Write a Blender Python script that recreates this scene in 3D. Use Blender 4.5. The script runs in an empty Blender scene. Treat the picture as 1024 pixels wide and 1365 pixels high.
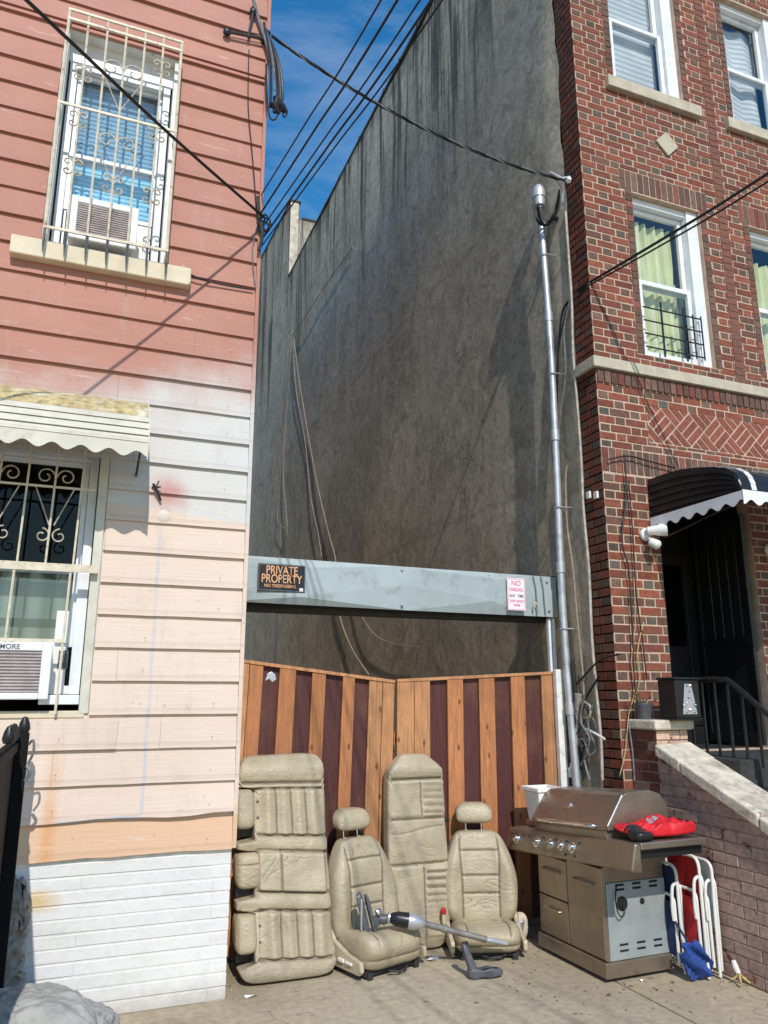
import bpy, bmesh, math, random
from math import sin, cos, pi, sqrt, radians, exp, atan2, hypot
from mathutils import Vector, Matrix, noise as mnoise
R = random.Random(11)
C = bpy.context.scene.collection
# ------------------------------------------------------------------ camera model (used to place things on real planes)
FPX, PITCH, YAW, EYE = 1022.0, radians(13.4), radians(21.6), 1.6
F = 4.623          # street facade plane of both houses (world Y)
WX = 3.628         # alley side wall of the brick house (world X)
_sp, _cp, _sy, _cy = sin(PITCH), cos(PITCH), sin(YAW), cos(YAW)
_fw = (_sy*_cp, _cy*_cp, _sp); _rt = (_cy, -_sy, 0); _up = (-_sy*_sp, -_cy*_sp, _cp)
def at(px, py, X=None, Y=None, Z=None):
    a = (px-512)/FPX; b = (682.5-py)/FPX
    r = [_fw[i]+a*_rt[i]+b*_up[i] for i in range(3)]
    t = X/r[0] if X is not None else (Y/r[1] if Y is not None else (Z-EYE)/r[2])
    return Vector((t*r[0], t*r[1], EYE+t*r[2]))
# ------------------------------------------------------------------ mesh builder
class MB:
    def __init__(s): s.v = []; s.f = []; s.c = []
    def add(s, vs, fs, col=None):
        o = len(s.v); s.v += [tuple(v) for v in vs]
        for f in fs: s.f.append(tuple(i+o for i in f)); s.c.append(col)
    def hexa(s, p, col=None):      # p: 4 bottom, 4 top, same winding
        s.add(p, [(3,2,1,0),(4,5,6,7),(0,1,5,4),(1,2,6,5),(2,3,7,6),(3,0,4,7)], col)
    def box(s, x0,x1,y0,y1,z0,z1, col=None):
        s.hexa([(x0,y0,z0),(x1,y0,z0),(x1,y1,z0),(x0,y1,z0),(x0,y0,z1),(x1,y0,z1),(x1,y1,z1),(x0,y1,z1)], col)
    def prism(s, poly, d, col=None):
        n = len(poly); d = Vector(d)
        a = [Vector(p) for p in poly]; b = [p+d for p in a]
        s.add(a+b, [tuple(range(n))[::-1], tuple(range(n,2*n))]+[(i,(i+1)%n,n+(i+1)%n,n+i) for i in range(n)], col)
    def quad(s, a,b,c,d, col=None): s.add([a,b,c,d],[(0,1,2,3)],col)
    def tube(s, pts, r, seg=8, col=None, cap=True):
        pts = [Vector(p) for p in pts]; n = len(pts)
        rs = r if isinstance(r,(list,tuple)) else [r]*n
        t0 = (pts[1]-pts[0]).normalized()
        up = Vector((0,0,1)) if abs(t0.z) < .9 else Vector((1,0,0))
        nrm = t0.cross(up).normalized()
        vs = []
        for i,p in enumerate(pts):
            t = (pts[min(i+1,n-1)]-pts[max(i-1,0)])
            if t.length < 1e-9: t = t0.copy()
            t.normalize()
            nrm = (nrm - t*nrm.dot(t))
            if nrm.length < 1e-6: nrm = t.orthogonal()
            nrm.normalize(); b = t.cross(nrm)
            for k in range(seg):
                a = 2*pi*k/seg; vs.append(p+(nrm*cos(a)+b*sin(a))*rs[i])
        fs = []
        for i in range(n-1):
            for k in range(seg):
                fs.append((i*seg+k, i*seg+(k+1)%seg, (i+1)*seg+(k+1)%seg, (i+1)*seg+k))
        if cap: fs += [tuple(range(seg))[::-1], tuple(range((n-1)*seg, n*seg))]
        s.add(vs, fs, col)
    def lathe(s, o, axis, prof, seg=20, col=None):
        o = Vector(o); ax = Vector(axis).normalized()
        s.tube([o+ax*t for t,_ in prof], [max(r,1e-4) for _,r in prof], seg, col)
    def parts(s):
        par = list(range(len(s.v)))
        def find(i):
            while par[i] != i: par[i] = par[par[i]]; i = par[i]
            return i
        for f in s.f:
            r = find(f[0])
            for i in f[1:]: par[find(i)] = r
        grp = {}
        for f,c in zip(s.f, s.c): grp.setdefault(find(f[0]),[]).append((f,c))
        out = []
        for fs in grp.values():
            b = MB(); mp = {}
            for f,c in fs:
                for i in f:
                    if i not in mp: mp[i] = len(b.v); b.v.append(s.v[i])
                b.f.append(tuple(mp[i] for i in f)); b.c.append(c)
            out.append(b)
        return out
    def split(s, *a, **k): return [b.build(*a, **k) for b in s.parts()]
    def build(s, name, m, parent=None, smooth=False, bevel=0, ang=40, world=True, seg=2):
        me = bpy.data.meshes.new(name)
        me.from_pydata(s.v, [], s.f)
        if any(c is not None for c in s.c):
            a = me.attributes.new('Col','FLOAT_COLOR','FACE')
            for i,c in enumerate(s.c):
                c = c or (.5,.5,.5); a.data[i].color = (c[0],c[1],c[2],1)
        bm = bmesh.new(); bm.from_mesh(me)
        bmesh.ops.recalc_face_normals(bm, faces=bm.faces); bm.to_mesh(me); bm.free()
        if smooth:
            me.polygons.foreach_set('use_smooth',[True]*len(me.polygons))
            if ang < 180: me.set_sharp_from_angle(angle=radians(ang))
        me.materials.append(m)
        o = bpy.data.objects.new(name, me); C.objects.link(o)
        if parent is not None:
            o.parent = parent
            if parent.get('_w'): o.location = -Vector(parent.location)
        if bevel:
            b = o.modifiers.new('Bevel','BEVEL'); b.width = bevel; b.segments = seg; b.limit_method = 'ANGLE'; b.angle_limit = radians(35)
        return o
def thing(name, label, cat, loc=(0,0,0), rz=0, group=None, world=True):
    o = bpy.data.objects.new(name, None); C.objects.link(o); o.empty_display_size = .1
    o.location = loc; o.rotation_euler = (0,0,rz); o['label'] = label; o['category'] = cat
    if group: o['group'] = group
    if world: o['_w'] = 1
    return o
def tag(o, label, cat, group=None):
    o['label'] = label; o['category'] = cat
    if group: o['group'] = group
    return o
def struct(o): o['kind'] = 'structure'; return o
def softbox(name, m, parent, n, p, deform, world=True, sag=0):
    """rounded block on a cube grid; deform maps unit coordinates to the final point"""
    nx,ny,nz = n; idx = {}; vs = []; fs = []
    def w(t): return math.tan(t*pi/4)
    def vid(i,j,k):
        key = (i,j,k)
        if key not in idx:
            x,y,z = w(2*i/nx-1), w(2*j/ny-1), w(2*k/nz-1)
            q = (abs(x)**p+abs(y)**p+abs(z)**p)**(1/p)
            P_ = deform(x/q,y/q,z/q)
            if sag:
                k_ = ss(-.2,.5,-y/q)
                v_ = Vector((P_[0]*7+sag*3.1, P_[1]*5, P_[2]*6))
                w_ = mnoise.noise(v_)*.0075+mnoise.noise(v_*2.3)*.003
                cr_ = abs(mnoise.noise(Vector((P_[0]*9+sag, P_[1]*4, P_[2]*26+3*mnoise.noise(v_*.7)))))
                w_ -= .0028*exp(-(cr_/.08)**2)*ss(.08,.38,mnoise.noise(v_*.8+Vector((9,2,4))))
                P_ = (P_[0]+.25*w_, P_[1]-w_*k_, P_[2]+.3*w_)
            idx[key] = len(vs); vs.append(tuple(P_))
        return idx[key]
    for i in range(nx):
        for k in range(nz):
            fs.append((vid(i,0,k),vid(i+1,0,k),vid(i+1,0,k+1),vid(i,0,k+1)))
            fs.append((vid(i,ny,k),vid(i,ny,k+1),vid(i+1,ny,k+1),vid(i+1,ny,k)))
        for j in range(ny):
            fs.append((vid(i,j,0),vid(i,j+1,0),vid(i+1,j+1,0),vid(i+1,j,0)))
            fs.append((vid(i,j,nz),vid(i+1,j,nz),vid(i+1,j+1,nz),vid(i,j+1,nz)))
    for j in range(ny):
        for k in range(nz):
            fs.append((vid(0,j,k),vid(0,j,k+1),vid(0,j+1,k+1),vid(0,j+1,k)))
            fs.append((vid(nx,j,k),vid(nx,j+1,k),vid(nx,j+1,k+1),vid(nx,j,k+1)))
    b = MB(); b.add(vs, fs)
    return b.build(name, m, parent, smooth=True, ang=180)
def crom(pts, n=10):
    pts = [Vector(p) for p in pts]
    if len(pts) < 3: return [pts[0].lerp(pts[1],i/n) for i in range(n+1)]
    out = []
    for i in range(len(pts)-1):
        p0 = pts[max(i-1,0)]; p1 = pts[i]; p2 = pts[i+1]; p3 = pts[min(i+2,len(pts)-1)]
        for k in range(n):
            t = k/n
            out.append(.5*((2*p1)+(p2-p0)*t+(2*p0-5*p1+4*p2-p3)*t*t+(3*p1-p0-3*p2+p3)*t**3))
    out.append(pts[-1]); return out
def g(d, w): return exp(-(d/w)**2)
def ss(a, b, x):
    t = min(1,max(0,(x-a)/(b-a))); return t*t*(3-2*t)
# ------------------------------------------------------------------ materials
class NT:
    def __init__(s, name):
        s.m = bpy.data.materials.new(name); s.m.use_nodes = True
        s.t = s.m.node_tree; s.n = s.t.nodes; s.l = s.t.links
        s.b = s.n['Principled BSDF']; s.out = s.n['Material Output']
        s.tc = s.n.new('ShaderNodeTexCoord')
    def link(s, a, b): s.l.new(a, b)
    def val(s, sock, v):
        if hasattr(v,'is_linked'): s.l.new(v, sock)
        else: sock.default_value = v
    def map(s, scale=(1,1,1), rot=(0,0,0)):
        n = s.n.new('ShaderNodeMapping'); n.inputs['Scale'].default_value = scale; n.inputs['Rotation'].default_value = rot
        s.l.new(s.tc.outputs['Object'], n.inputs['Vector']); return n.outputs[0]
    def noise(s, scale, detail=4, rough=.55, vec=None, dist=0):
        n = s.n.new('ShaderNodeTexNoise'); n.inputs['Scale'].default_value = scale
        n.inputs['Detail'].default_value = detail; n.inputs['Roughness'].default_value = rough; n.inputs['Distortion'].default_value = dist
        s.l.new(vec if vec is not None else s.tc.outputs['Object'], n.inputs['Vector']); return n.outputs['Fac']
    def ramp(s, fac, stops):
        n = s.n.new('ShaderNodeValToRGB'); e = n.color_ramp.elements
        while len(e) < len(stops): e.new(.5)
        for k,(pos,c) in enumerate(stops):
            e[k].position = pos; e[k].color = (c,c,c,1) if isinstance(c,(int,float)) else (*c,1)
        s.l.new(fac, n.inputs['Fac']); return n.outputs['Color']
    def math(s, op, a, b=0, c=None, clamp=False):
        n = s.n.new('ShaderNodeMath'); n.operation = op; n.use_clamp = clamp
        s.val(n.inputs[0],a); s.val(n.inputs[1],b)
        if c is not None: s.val(n.inputs[2],c)
        return n.outputs[0]
    def mix(s, fac, a, b, mode='MIX'):
        n = s.n.new('ShaderNodeMix'); n.data_type = 'RGBA'; n.blend_type = mode
        s.val(n.inputs['Factor'], fac)
        for k,v in ((6,a),(7,b)):
            if hasattr(v,'is_linked'): s.l.new(v, n.inputs[k])
            else: n.inputs[k].default_value = (*v,1) if len(v)==3 else v
        return n.outputs[2]
    def xyz(s):
        n = s.n.new('ShaderNodeSeparateXYZ'); s.l.new(s.tc.outputs['Object'], n.inputs[0]); return n.outputs
    def attr(s):
        n = s.n.new('ShaderNodeAttribute'); n.attribute_name = 'Col'; return n.outputs['Color']
    def bump(s, h, strength=.3, dist=.01):
        n = s.n.new('ShaderNodeBump'); n.inputs['Strength'].default_value = strength; n.inputs['Distance'].default_value = dist
        s.val(n.inputs['Height'], h); s.l.new(n.outputs[0], s.b.inputs['Normal'])
    def base(s, c, rough=.6, metal=0, spec=.5):
        s.val(s.b.inputs['Base Color'], c if hasattr(c,'is_linked') else (*c,1))
        s.val(s.b.inputs['Roughness'], rough); s.val(s.b.inputs['Metallic'], metal)
        s.b.inputs['Specular IOR Level'].default_value = spec
    def smooth(s, x, a, b):
        n = s.n.new('ShaderNodeMapRange'); n.interpolation_type = 'SMOOTHSTEP'
        s.val(n.inputs[0], x); n.inputs[1].default_value = a; n.inputs[2].default_value = b
        return n.outputs[0]
def mat(name, col, rough=.6, metal=0, var=.18, scale=6, bump=.15, bscale=80, bdist=.004, spec=.4, dirt=None, attr=False, rvar=.12):
    t = NT(name)
    n = t.noise(scale, 5)
    c0 = t.attr() if attr else None
    f = t.ramp(n, [(.3,1-var),(.7,1+var)])
    c = t.mix(1.0, c0 if attr else col, f, 'MULTIPLY')
    if dirt:
        dc, amt, dsc, lo, hi = dirt
        dn = t.noise(dsc, 6, .65)
        c = t.mix(t.math('MULTIPLY', t.smooth(dn, lo, hi), amt), c, dc)
    r = t.math('ADD', t.math('MULTIPLY', t.noise(scale*2.3, 3), rvar*2), rough-rvar)
    t.base(c, r, metal, spec)
    if bump: t.bump(t.noise(bscale, 4), bump, bdist)
    return t.m
M = {}
M['white_pvc'] = mat('white_pvc', (.74,.76,.78), .35, var=.08, scale=5, bump=.05, dirt=((.35,.33,.3),.35,9,.5,.75))
M['white_paint'] = mat('white_paint', (.74,.73,.69), .6, var=.12, scale=14, bump=.3, bscale=40, dirt=((.2,.18,.15),.55,16,.56,.72))
M['cream_iron'] = mat('cream_iron', (.62,.55,.42), .5, var=.15, scale=20, bump=.2, dirt=((.25,.11,.05),.8,18,.56,.72))
M['black_matte'] = mat('black_matte', (.010,.010,.011), .75, var=.3, bump=.2, spec=.15)
M['rust_iron'] = mat('rust_iron', (.46,.40,.31), .6, var=.3, scale=25, bump=.2, dirt=((.16,.09,.05),.7,18,.5,.7))
M['black_iron'] = mat('black_iron', (.012,.012,.013), .42, var=.3, scale=10, bump=.2)
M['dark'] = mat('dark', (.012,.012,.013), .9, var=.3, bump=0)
M['room'] = mat('room', (.05,.05,.05), .9, var=.3, bump=0)
M['stone'] = mat('stone', (.47,.415,.31), .75, var=.14, scale=9, bump=.25, bscale=60, dirt=((.22,.19,.14),.6,7,.5,.78))
M['sill_stone'] = mat('sill_stone', (.66,.57,.42), .75, var=.1, scale=7, bump=.2, bscale=90, dirt=((.35,.28,.18),.4,6,.5,.78))
M['cable'] = mat('cable', (.012,.012,.014), .5, var=.3, scale=30, bump=0)
M['cable_grey'] = mat('cable_grey', (.16,.16,.17), .5, var=.4, scale=40, bump=0)
M['cable_white'] = mat('cable_white', (.42,.38,.32), .6, var=.35, scale=20, bump=0)
M['cable_tan'] = mat('cable_tan', (.26,.215,.16), .6, var=.3, scale=20, bump=0)
M['cable_yellow'] = mat('cable_yellow', (.5,.37,.15), .55, var=.25, scale=20, bump=0)
M['galv'] = mat('galv', (.55,.57,.60), .42, metal=.55, var=.2, scale=7, bump=.1, dirt=((.25,.25,.26),.7,5,.5,.75))
M['chrome'] = mat('chrome', (.8,.8,.8), .18, metal=1, var=.05, bump=0)
M['plastic_black'] = mat('plastic_black', (.015,.015,.017), .35, var=.2, bump=.05)
M['plastic_grey'] = mat('plastic_grey', (.085,.088,.10), .42, var=.18, scale=12, bump=.1, dirt=((.3,.28,.25),.5,14,.55,.75))
M['plastic_silver'] = mat('plastic_silver', (.5,.5,.52), .3, metal=.5, var=.1, bump=.03)
M['wand'] = mat('wand', (.25,.225,.2), .4, metal=.4, var=.15, scale=12, bump=.05, dirt=((.4,.36,.3),.5,12,.5,.75))
M['plastic_white'] = mat('plastic_white', (.75,.74,.7), .4, var=.06, bump=.03, dirt=((.4,.36,.3),.3,12,.55,.75))
M['beige_plastic'] = mat('beige_plastic', (.50,.42,.29), .42, var=.1, scale=10, bump=.15, bscale=300, dirt=((.22,.18,.12),.5,9,.52,.74))
M['frame_iron'] = mat('frame_iron', (.03,.028,.026), .6, var=.3, bump=.2)
def leather():
    t = NT('leather')
    n = t.noise(5, 5); fine = t.noise(140, 3)
    c = t.ramp(n, [(.28,(.325,.268,.178)),(.55,(.405,.337,.226)),(.75,(.475,.402,.276))])
    d = t.noise(9, 7, .7)
    c = t.mix(t.math('MULTIPLY', t.smooth(d,.54,.78), .55), c, (.24,.19,.125))
    c = t.mix(t.math('MULTIPLY', t.smooth(t.noise(38,5,.7),.62,.75), .35), c, (.14,.115,.08))
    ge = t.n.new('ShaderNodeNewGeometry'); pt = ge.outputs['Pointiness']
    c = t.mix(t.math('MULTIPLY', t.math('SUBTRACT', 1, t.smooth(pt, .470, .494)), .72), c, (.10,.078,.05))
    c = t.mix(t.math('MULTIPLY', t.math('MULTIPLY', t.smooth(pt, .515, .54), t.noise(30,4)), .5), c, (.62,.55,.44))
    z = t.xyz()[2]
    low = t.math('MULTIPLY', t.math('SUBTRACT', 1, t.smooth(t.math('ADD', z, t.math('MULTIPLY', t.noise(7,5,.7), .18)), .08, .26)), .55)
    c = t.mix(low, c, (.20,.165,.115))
    t.base(c, t.math('ADD', t.math('MULTIPLY', t.noise(11,4), .3), .30), 0, .45)
    wr = t.noise(13, 4, .55, t.map((1,1,2.6)), 1.8)
    cr = t.n.new('ShaderNodeTexVoronoi'); cr.feature = 'DISTANCE_TO_EDGE'; cr.inputs['Scale'].default_value = 26; t.l.new(t.map((1,1,2.2),(0,.2,.5)), cr.inputs['Vector'])
    crs = t.math('MULTIPLY', t.smooth(cr.outputs['Distance'], 0, .05), .12)
    big = t.noise(4.5, 4, .6)
    t.bump(t.math('ADD', t.math('ADD', t.math('MULTIPLY', wr, 1.2), crs), t.math('ADD', t.math('MULTIPLY', fine, .05), t.math('MULTIPLY', big, 2.6))), .40, .011)
    return t.m
M['leather'] = leather()
def siding():
    t = NT('siding'); x,y,z = t.xyz()
    wob = t.math('MULTIPLY', t.math('SUBTRACT', t.noise(2.2,5,.6), .5), .75)
    zz = t.math('ADD', z, wob)
    pink = t.ramp(t.noise(1.1,5), [(.3,(.39,.172,.126)),(.7,(.475,.220,.163))])
    grain = t.noise(10, 6, .65, t.map((.35,1,9)))
    pink = t.mix(1, pink, t.ramp(grain,[(.3,.92),(.7,1.05)]), 'MULTIPLY')
    peach = t.ramp(t.noise(1.6,5), [(.3,(.65,.512,.418)),(.7,(.71,.567,.468))])
    peach = t.mix(1, peach, t.ramp(grain,[(.3,.95),(.7,1.03)]), 'MULTIPLY')
    white = t.mix(t.noise(3,4), (.575,.53,.495), (.57,.575,.55))
    # peach below, whitish overspray band, pink above
    slope = t.math('MULTIPLY_ADD', x, -.22, zz)
    c = t.mix(t.smooth(t.math('MULTIPLY_ADD', x, .10, z), 2.70, 2.715), peach, white)
    c = t.mix(t.smooth(slope, 3.02, 3.62), c, pink)
    # red overspray spot near the light bracket
    dx = t.math('SUBTRACT', x, .43); dz = t.math('SUBTRACT', z, 2.77)
    dd = t.math('SQRT', t.math('ADD', t.math('MULTIPLY',dx,dx), t.math('MULTIPLY',dz,dz)))
    dd = t.math('ADD', dd, t.math('MULTIPLY', t.noise(9,4), .10))
    c = t.mix(t.math('MULTIPLY', t.math('SUBTRACT', 1, t.smooth(dd,.06,.22)), .75), c, (.48,.16,.13))
    # pale blue spray line down and then left
    w1 = t.math('ADD', t.math('SUBTRACT', x, .405), t.math('MULTIPLY', t.math('SUBTRACT', t.noise(3,3), .5), .03))
    v = t.math('SUBTRACT', 1, t.smooth(t.math('ABSOLUTE', w1), .003, .014))
    v = t.math('MULTIPLY', v, t.math('MULTIPLY', t.smooth(z,.965,.975), t.math('SUBTRACT',1,t.smooth(z,2.5,2.6))))
    w2 = t.math('ADD', t.math('SUBTRACT', z, .962), t.math('MULTIPLY', t.math('SUBTRACT', x, .40), -.04))
    hline = t.math('MULTIPLY', t.math('SUBTRACT', 1, t.smooth(t.math('ABSOLUTE', w2), .003, .012)), t.math('SUBTRACT',1,t.smooth(x,.395,.405)))
    br = t.math('ADD', t.math('MULTIPLY', t.noise(9,5,.7), 1.3), -.25, clamp=True)
    c = t.mix(t.math('MULTIPLY', t.math('MAXIMUM', v, hline), br), c, (.30,.42,.58))
    # lowest board fresher orange, rust streak on the far left
    low = t.math('MULTIPLY', t.math('SUBTRACT', 1, t.smooth(z,.94,.95)), .8)
    c = t.mix(low, c, (.66,.41,.25))
    st = t.math('SUBTRACT', 1, t.smooth(t.math('ABSOLUTE', t.math('ADD', x, .0+.055)), .0, .06))
    st = t.math('MULTIPLY', t.math('MULTIPLY', st, t.math('SUBTRACT',1,t.smooth(z,.9,1.5))), t.noise(6,4))
    c = t.mix(st, c, (.62,.27,.07))
    # general grime
    gr = t.smooth(t.noise(2.6,7,.68,t.map((1.6,1,.7))), .52, .8)
    c = t.mix(t.math('MULTIPLY', gr, .30), c, (.30,.22,.18))
    gs = t.smooth(t.noise(26,4,.6), .63, .74)
    c = t.mix(t.math('MULTIPLY', gs, .30), c, (.22,.16,.12))
    dr = t.math('MULTIPLY', t.smooth(t.noise(16,5,.6,t.map((1,1,.10))), .56, .70), t.noise(2.1,4))
    c = t.mix(t.math('MULTIPLY', dr, .42), c, (.42,.33,.29))
    ed = t.noise(5,6,.7,t.map((.6,1,3)))
    c = t.mix(t.math('MULTIPLY', t.smooth(ed,.60,.68), .22), c, (.78,.70,.66))
    fx = t.math('MULTIPLY', t.math('FRACT', t.math('DIVIDE', t.math('ADD', x, 7.13), .405)), .405)
    fz = t.math('MULTIPLY', t.math('FRACT', t.math('DIVIDE', t.math('ADD', z, 8.725-.945+.1825), .1825)), .1825)
    ax_ = t.math('SUBTRACT', fx, .2); az_ = t.math('SUBTRACT', fz, .022)
    nd = t.math('SQRT', t.math('ADD', t.math('MULTIPLY',ax_,ax_), t.math('MULTIPLY',az_,az_)))
    nail = t.math('MULTIPLY', t.math('SUBTRACT', 1, t.smooth(nd,.0025,.005)), t.smooth(t.noise(1.7,2),.44,.54))
    c = t.mix(t.math('MULTIPLY', nail, .75), c, (.13,.07,.045))
    drip = t.math('MULTIPLY', t.math('SUBTRACT', 1, t.smooth(t.math('ABSOLUTE', ax_), .001,.006)), t.math('SUBTRACT', 1, t.smooth(fz,.0,.022)))
    c = t.mix(t.math('MULTIPLY', t.math('MULTIPLY', drip, t.smooth(t.noise(1.7,2),.48,.58)), .4), c, (.30,.15,.09))
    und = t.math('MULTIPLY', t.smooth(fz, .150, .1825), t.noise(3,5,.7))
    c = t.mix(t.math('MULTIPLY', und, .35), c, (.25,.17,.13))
    t.base(c, .62, 0, .3)
    t.bump(t.math('ADD', grain, t.math('MULTIPLY', t.noise(1.3,2), 2.2)), .35, .006)
    return t.m
M['siding'] = siding()
def brickmat(name, flake=None, bump=.5, lo=.62, hi=1.34, so=.36, stain=None):
    t = NT(name)
    c = t.attr()
    c = t.mix(1, c, t.ramp(t.noise(26,6,.65),[(.25,lo),(.75,hi)]), 'MULTIPLY')
    soot = t.smooth(t.noise(1.1,6,.65), .44, .72)
    c = t.mix(t.math('MULTIPLY', t.smooth(t.noise(5,6,.7,t.map((1,1,.35))),.55,.72), so*1.5), c, (.075,.055,.045))
    c = t.mix(t.math('MULTIPLY', t.smooth(t.noise(34,5,.7),.62,.72), so*1.4), c, (.40,.27,.20))
    c = t.mix(t.math('MULTIPLY', soot, so), c, (.10,.065,.05))
    if flake:
        l2, h2, fc = flake
        f = t.smooth(t.noise(7,7,.66), l2, h2)
        c = t.mix(f, c, fc)
    if stain:
        sx,sz,sc = stain; o_ = t.xyz()
        dx = t.math('SUBTRACT', o_[0], sx); dz = t.math('SUBTRACT', o_[2], sz)
        dd = t.math('ADD', t.math('SQRT', t.math('ADD', t.math('MULTIPLY',dx,dx), t.math('MULTIPLY',t.math('MULTIPLY',dz,dz),3))), t.math('MULTIPLY', t.noise(12,4), .08))
        c = t.mix(t.math('MULTIPLY', t.math('SUBTRACT', 1, t.smooth(dd,.05,.19)), .7), c, sc)
        lw = t.math('SUBTRACT', 1, t.smooth(t.math('ADD', o_[2], t.math('MULTIPLY', t.noise(9,5,.7), .16)), .07, .22))
        c = t.mix(t.math('MULTIPLY', lw, .55), c, (.30,.24,.18))
        c = t.mix(t.math('MULTIPLY', t.smooth(t.noise(3.5,5,.65,t.map((1,1,2.5))),.5,.72), .25), c, (.46,.45,.42))
    t.base(c, .82, 0, .25)
    t.bump(t.noise(70 if not stain else 18,6,.65), bump, .006)
    return t.m
M['brick'] = brickmat('brick')
M['mortar'] = mat('mortar', (.50,.365,.27), .9, var=.2, scale=12, bump=.5, bscale=120, bdist=.006, dirt=((.22,.15,.12),.5,2.5,.5,.75))
M['painted_brick'] = brickmat('painted_brick', (.60,.66,(.17,.06,.045)))
M['white_brick'] = brickmat('white_brick', (.70,.75,(.50,.38,.27)), .6, .93, 1.05, .07, (at(42,1203,Y=F).x+.03, at(42,1203,Y=F).z, (.62,.40,.10)))
def stucco():
    t = NT('stucco'); x,y,z = t.xyz()
    c = t.ramp(t.noise(.9,7,.62), [(.25,(.31,.272,.212)),(.5,(.405,.36,.288)),(.78,(.48,.432,.355))])
    mott = t.noise(6.5,7,.70,t.map((1,1,.75)),.9)
    c = t.mix(1, c, t.ramp(mott,[(.30,.60),(.5,.97),(.70,1.26)]), 'MULTIPLY')
    c = t.mix(1, c, t.ramp(t.noise(24,5,.7,None,.5),[(.3,.74),(.7,1.2)]), 'MULTIPLY')
    pv = t.n.new('ShaderNodeTexVoronoi'); pv.inputs['Scale'].default_value = .42; t.l.new(t.map((1,1.3,.8),(.3,.2,0)), pv.inputs['Vector'])
    pvs = t.n.new('ShaderNodeSeparateColor'); t.l.new(pv.outputs['Color'], pvs.inputs[0])
    c = t.mix(1, c, t.ramp(pvs.outputs[0],[(0,.90),(1,1.08)]), 'MULTIPLY')
    for zl in (3.35,6.3,9.2):
        ln = t.math('ADD', t.math('SUBTRACT', z, zl), t.math('MULTIPLY', t.math('SUBTRACT', t.noise(1.7,4), .5), .25))
        c = t.mix(t.math('MULTIPLY', t.math('SUBTRACT', 1, t.smooth(t.math('ABSOLUTE', ln), .0, .05)), t.math('MULTIPLY', t.noise(1.1,4), .45)), c, (.11,.10,.085))
    ck = t.n.new('ShaderNodeTexVoronoi'); ck.feature = 'DISTANCE_TO_EDGE'; ck.inputs['Scale'].default_value = .55
    cv = t.n.new('ShaderNodeVectorMath'); cv.operation = 'ADD'; cn = t.n.new('ShaderNodeTexNoise'); cn.inputs['Scale'].default_value = 2.5; cn.inputs['Detail'].default_value = 6
    t.l.new(t.tc.outputs['Object'], cn.inputs['Vector']); t.l.new(t.tc.outputs['Object'], cv.inputs[0]); t.l.new(cn.outputs['Color'], cv.inputs[1]); t.l.new(cv.outputs[0], ck.inputs['Vector'])
    crk = t.math('MULTIPLY', t.math('SUBTRACT', 1, t.smooth(ck.outputs['Distance'], .0, .008)), t.smooth(t.noise(.6,3),.45,.6))
    c = t.mix(t.math('MULTIPLY', crk, .6), c, (.06,.055,.05))
    # brown lower down
    c = t.mix(t.math('MULTIPLY', t.math('SUBTRACT',1,t.smooth(z,1.0,6.0)), .6), c, t.mix(1,c,(1.12,.92,.72),'MULTIPLY'))
    # dark water streaks from the roof line
    s1 = t.noise(3.1,4,.6,t.map((1,1,.05))); 
    s2 = t.noise(10,4,.6,t.map((1,1,.04)))
    top = t.smooth(t.math('ADD', z, t.math('MULTIPLY', t.noise(1.9,3,.5,t.map((1,1,.02))), 7)), 10.9, 13.5)
    st = t.math('MULTIPLY', t.smooth(t.math('ADD', t.math('MULTIPLY',s1,.55), t.math('MULTIPLY',s2,.45)), .475, .56), top)
    c = t.mix(t.math('MULTIPLY', st, .86), c, (.055,.053,.050))
    pale = t.math('MULTIPLY', t.smooth(t.noise(4.3,4,.6,t.map((1,1,.06))), .55,.72), .35)
    c = t.mix(pale, c, (.52,.475,.40))
    t.base(c, .95, 0, .15)
    h = t.math('ADD', t.math('MULTIPLY', t.noise(14,6,.65,None,.6), 1.0), t.math('MULTIPLY', t.noise(2.2,4,.6), 2.5))
    t.bump(h, .20, .014)
    return t.m
M['stucco'] = stucco()
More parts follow.
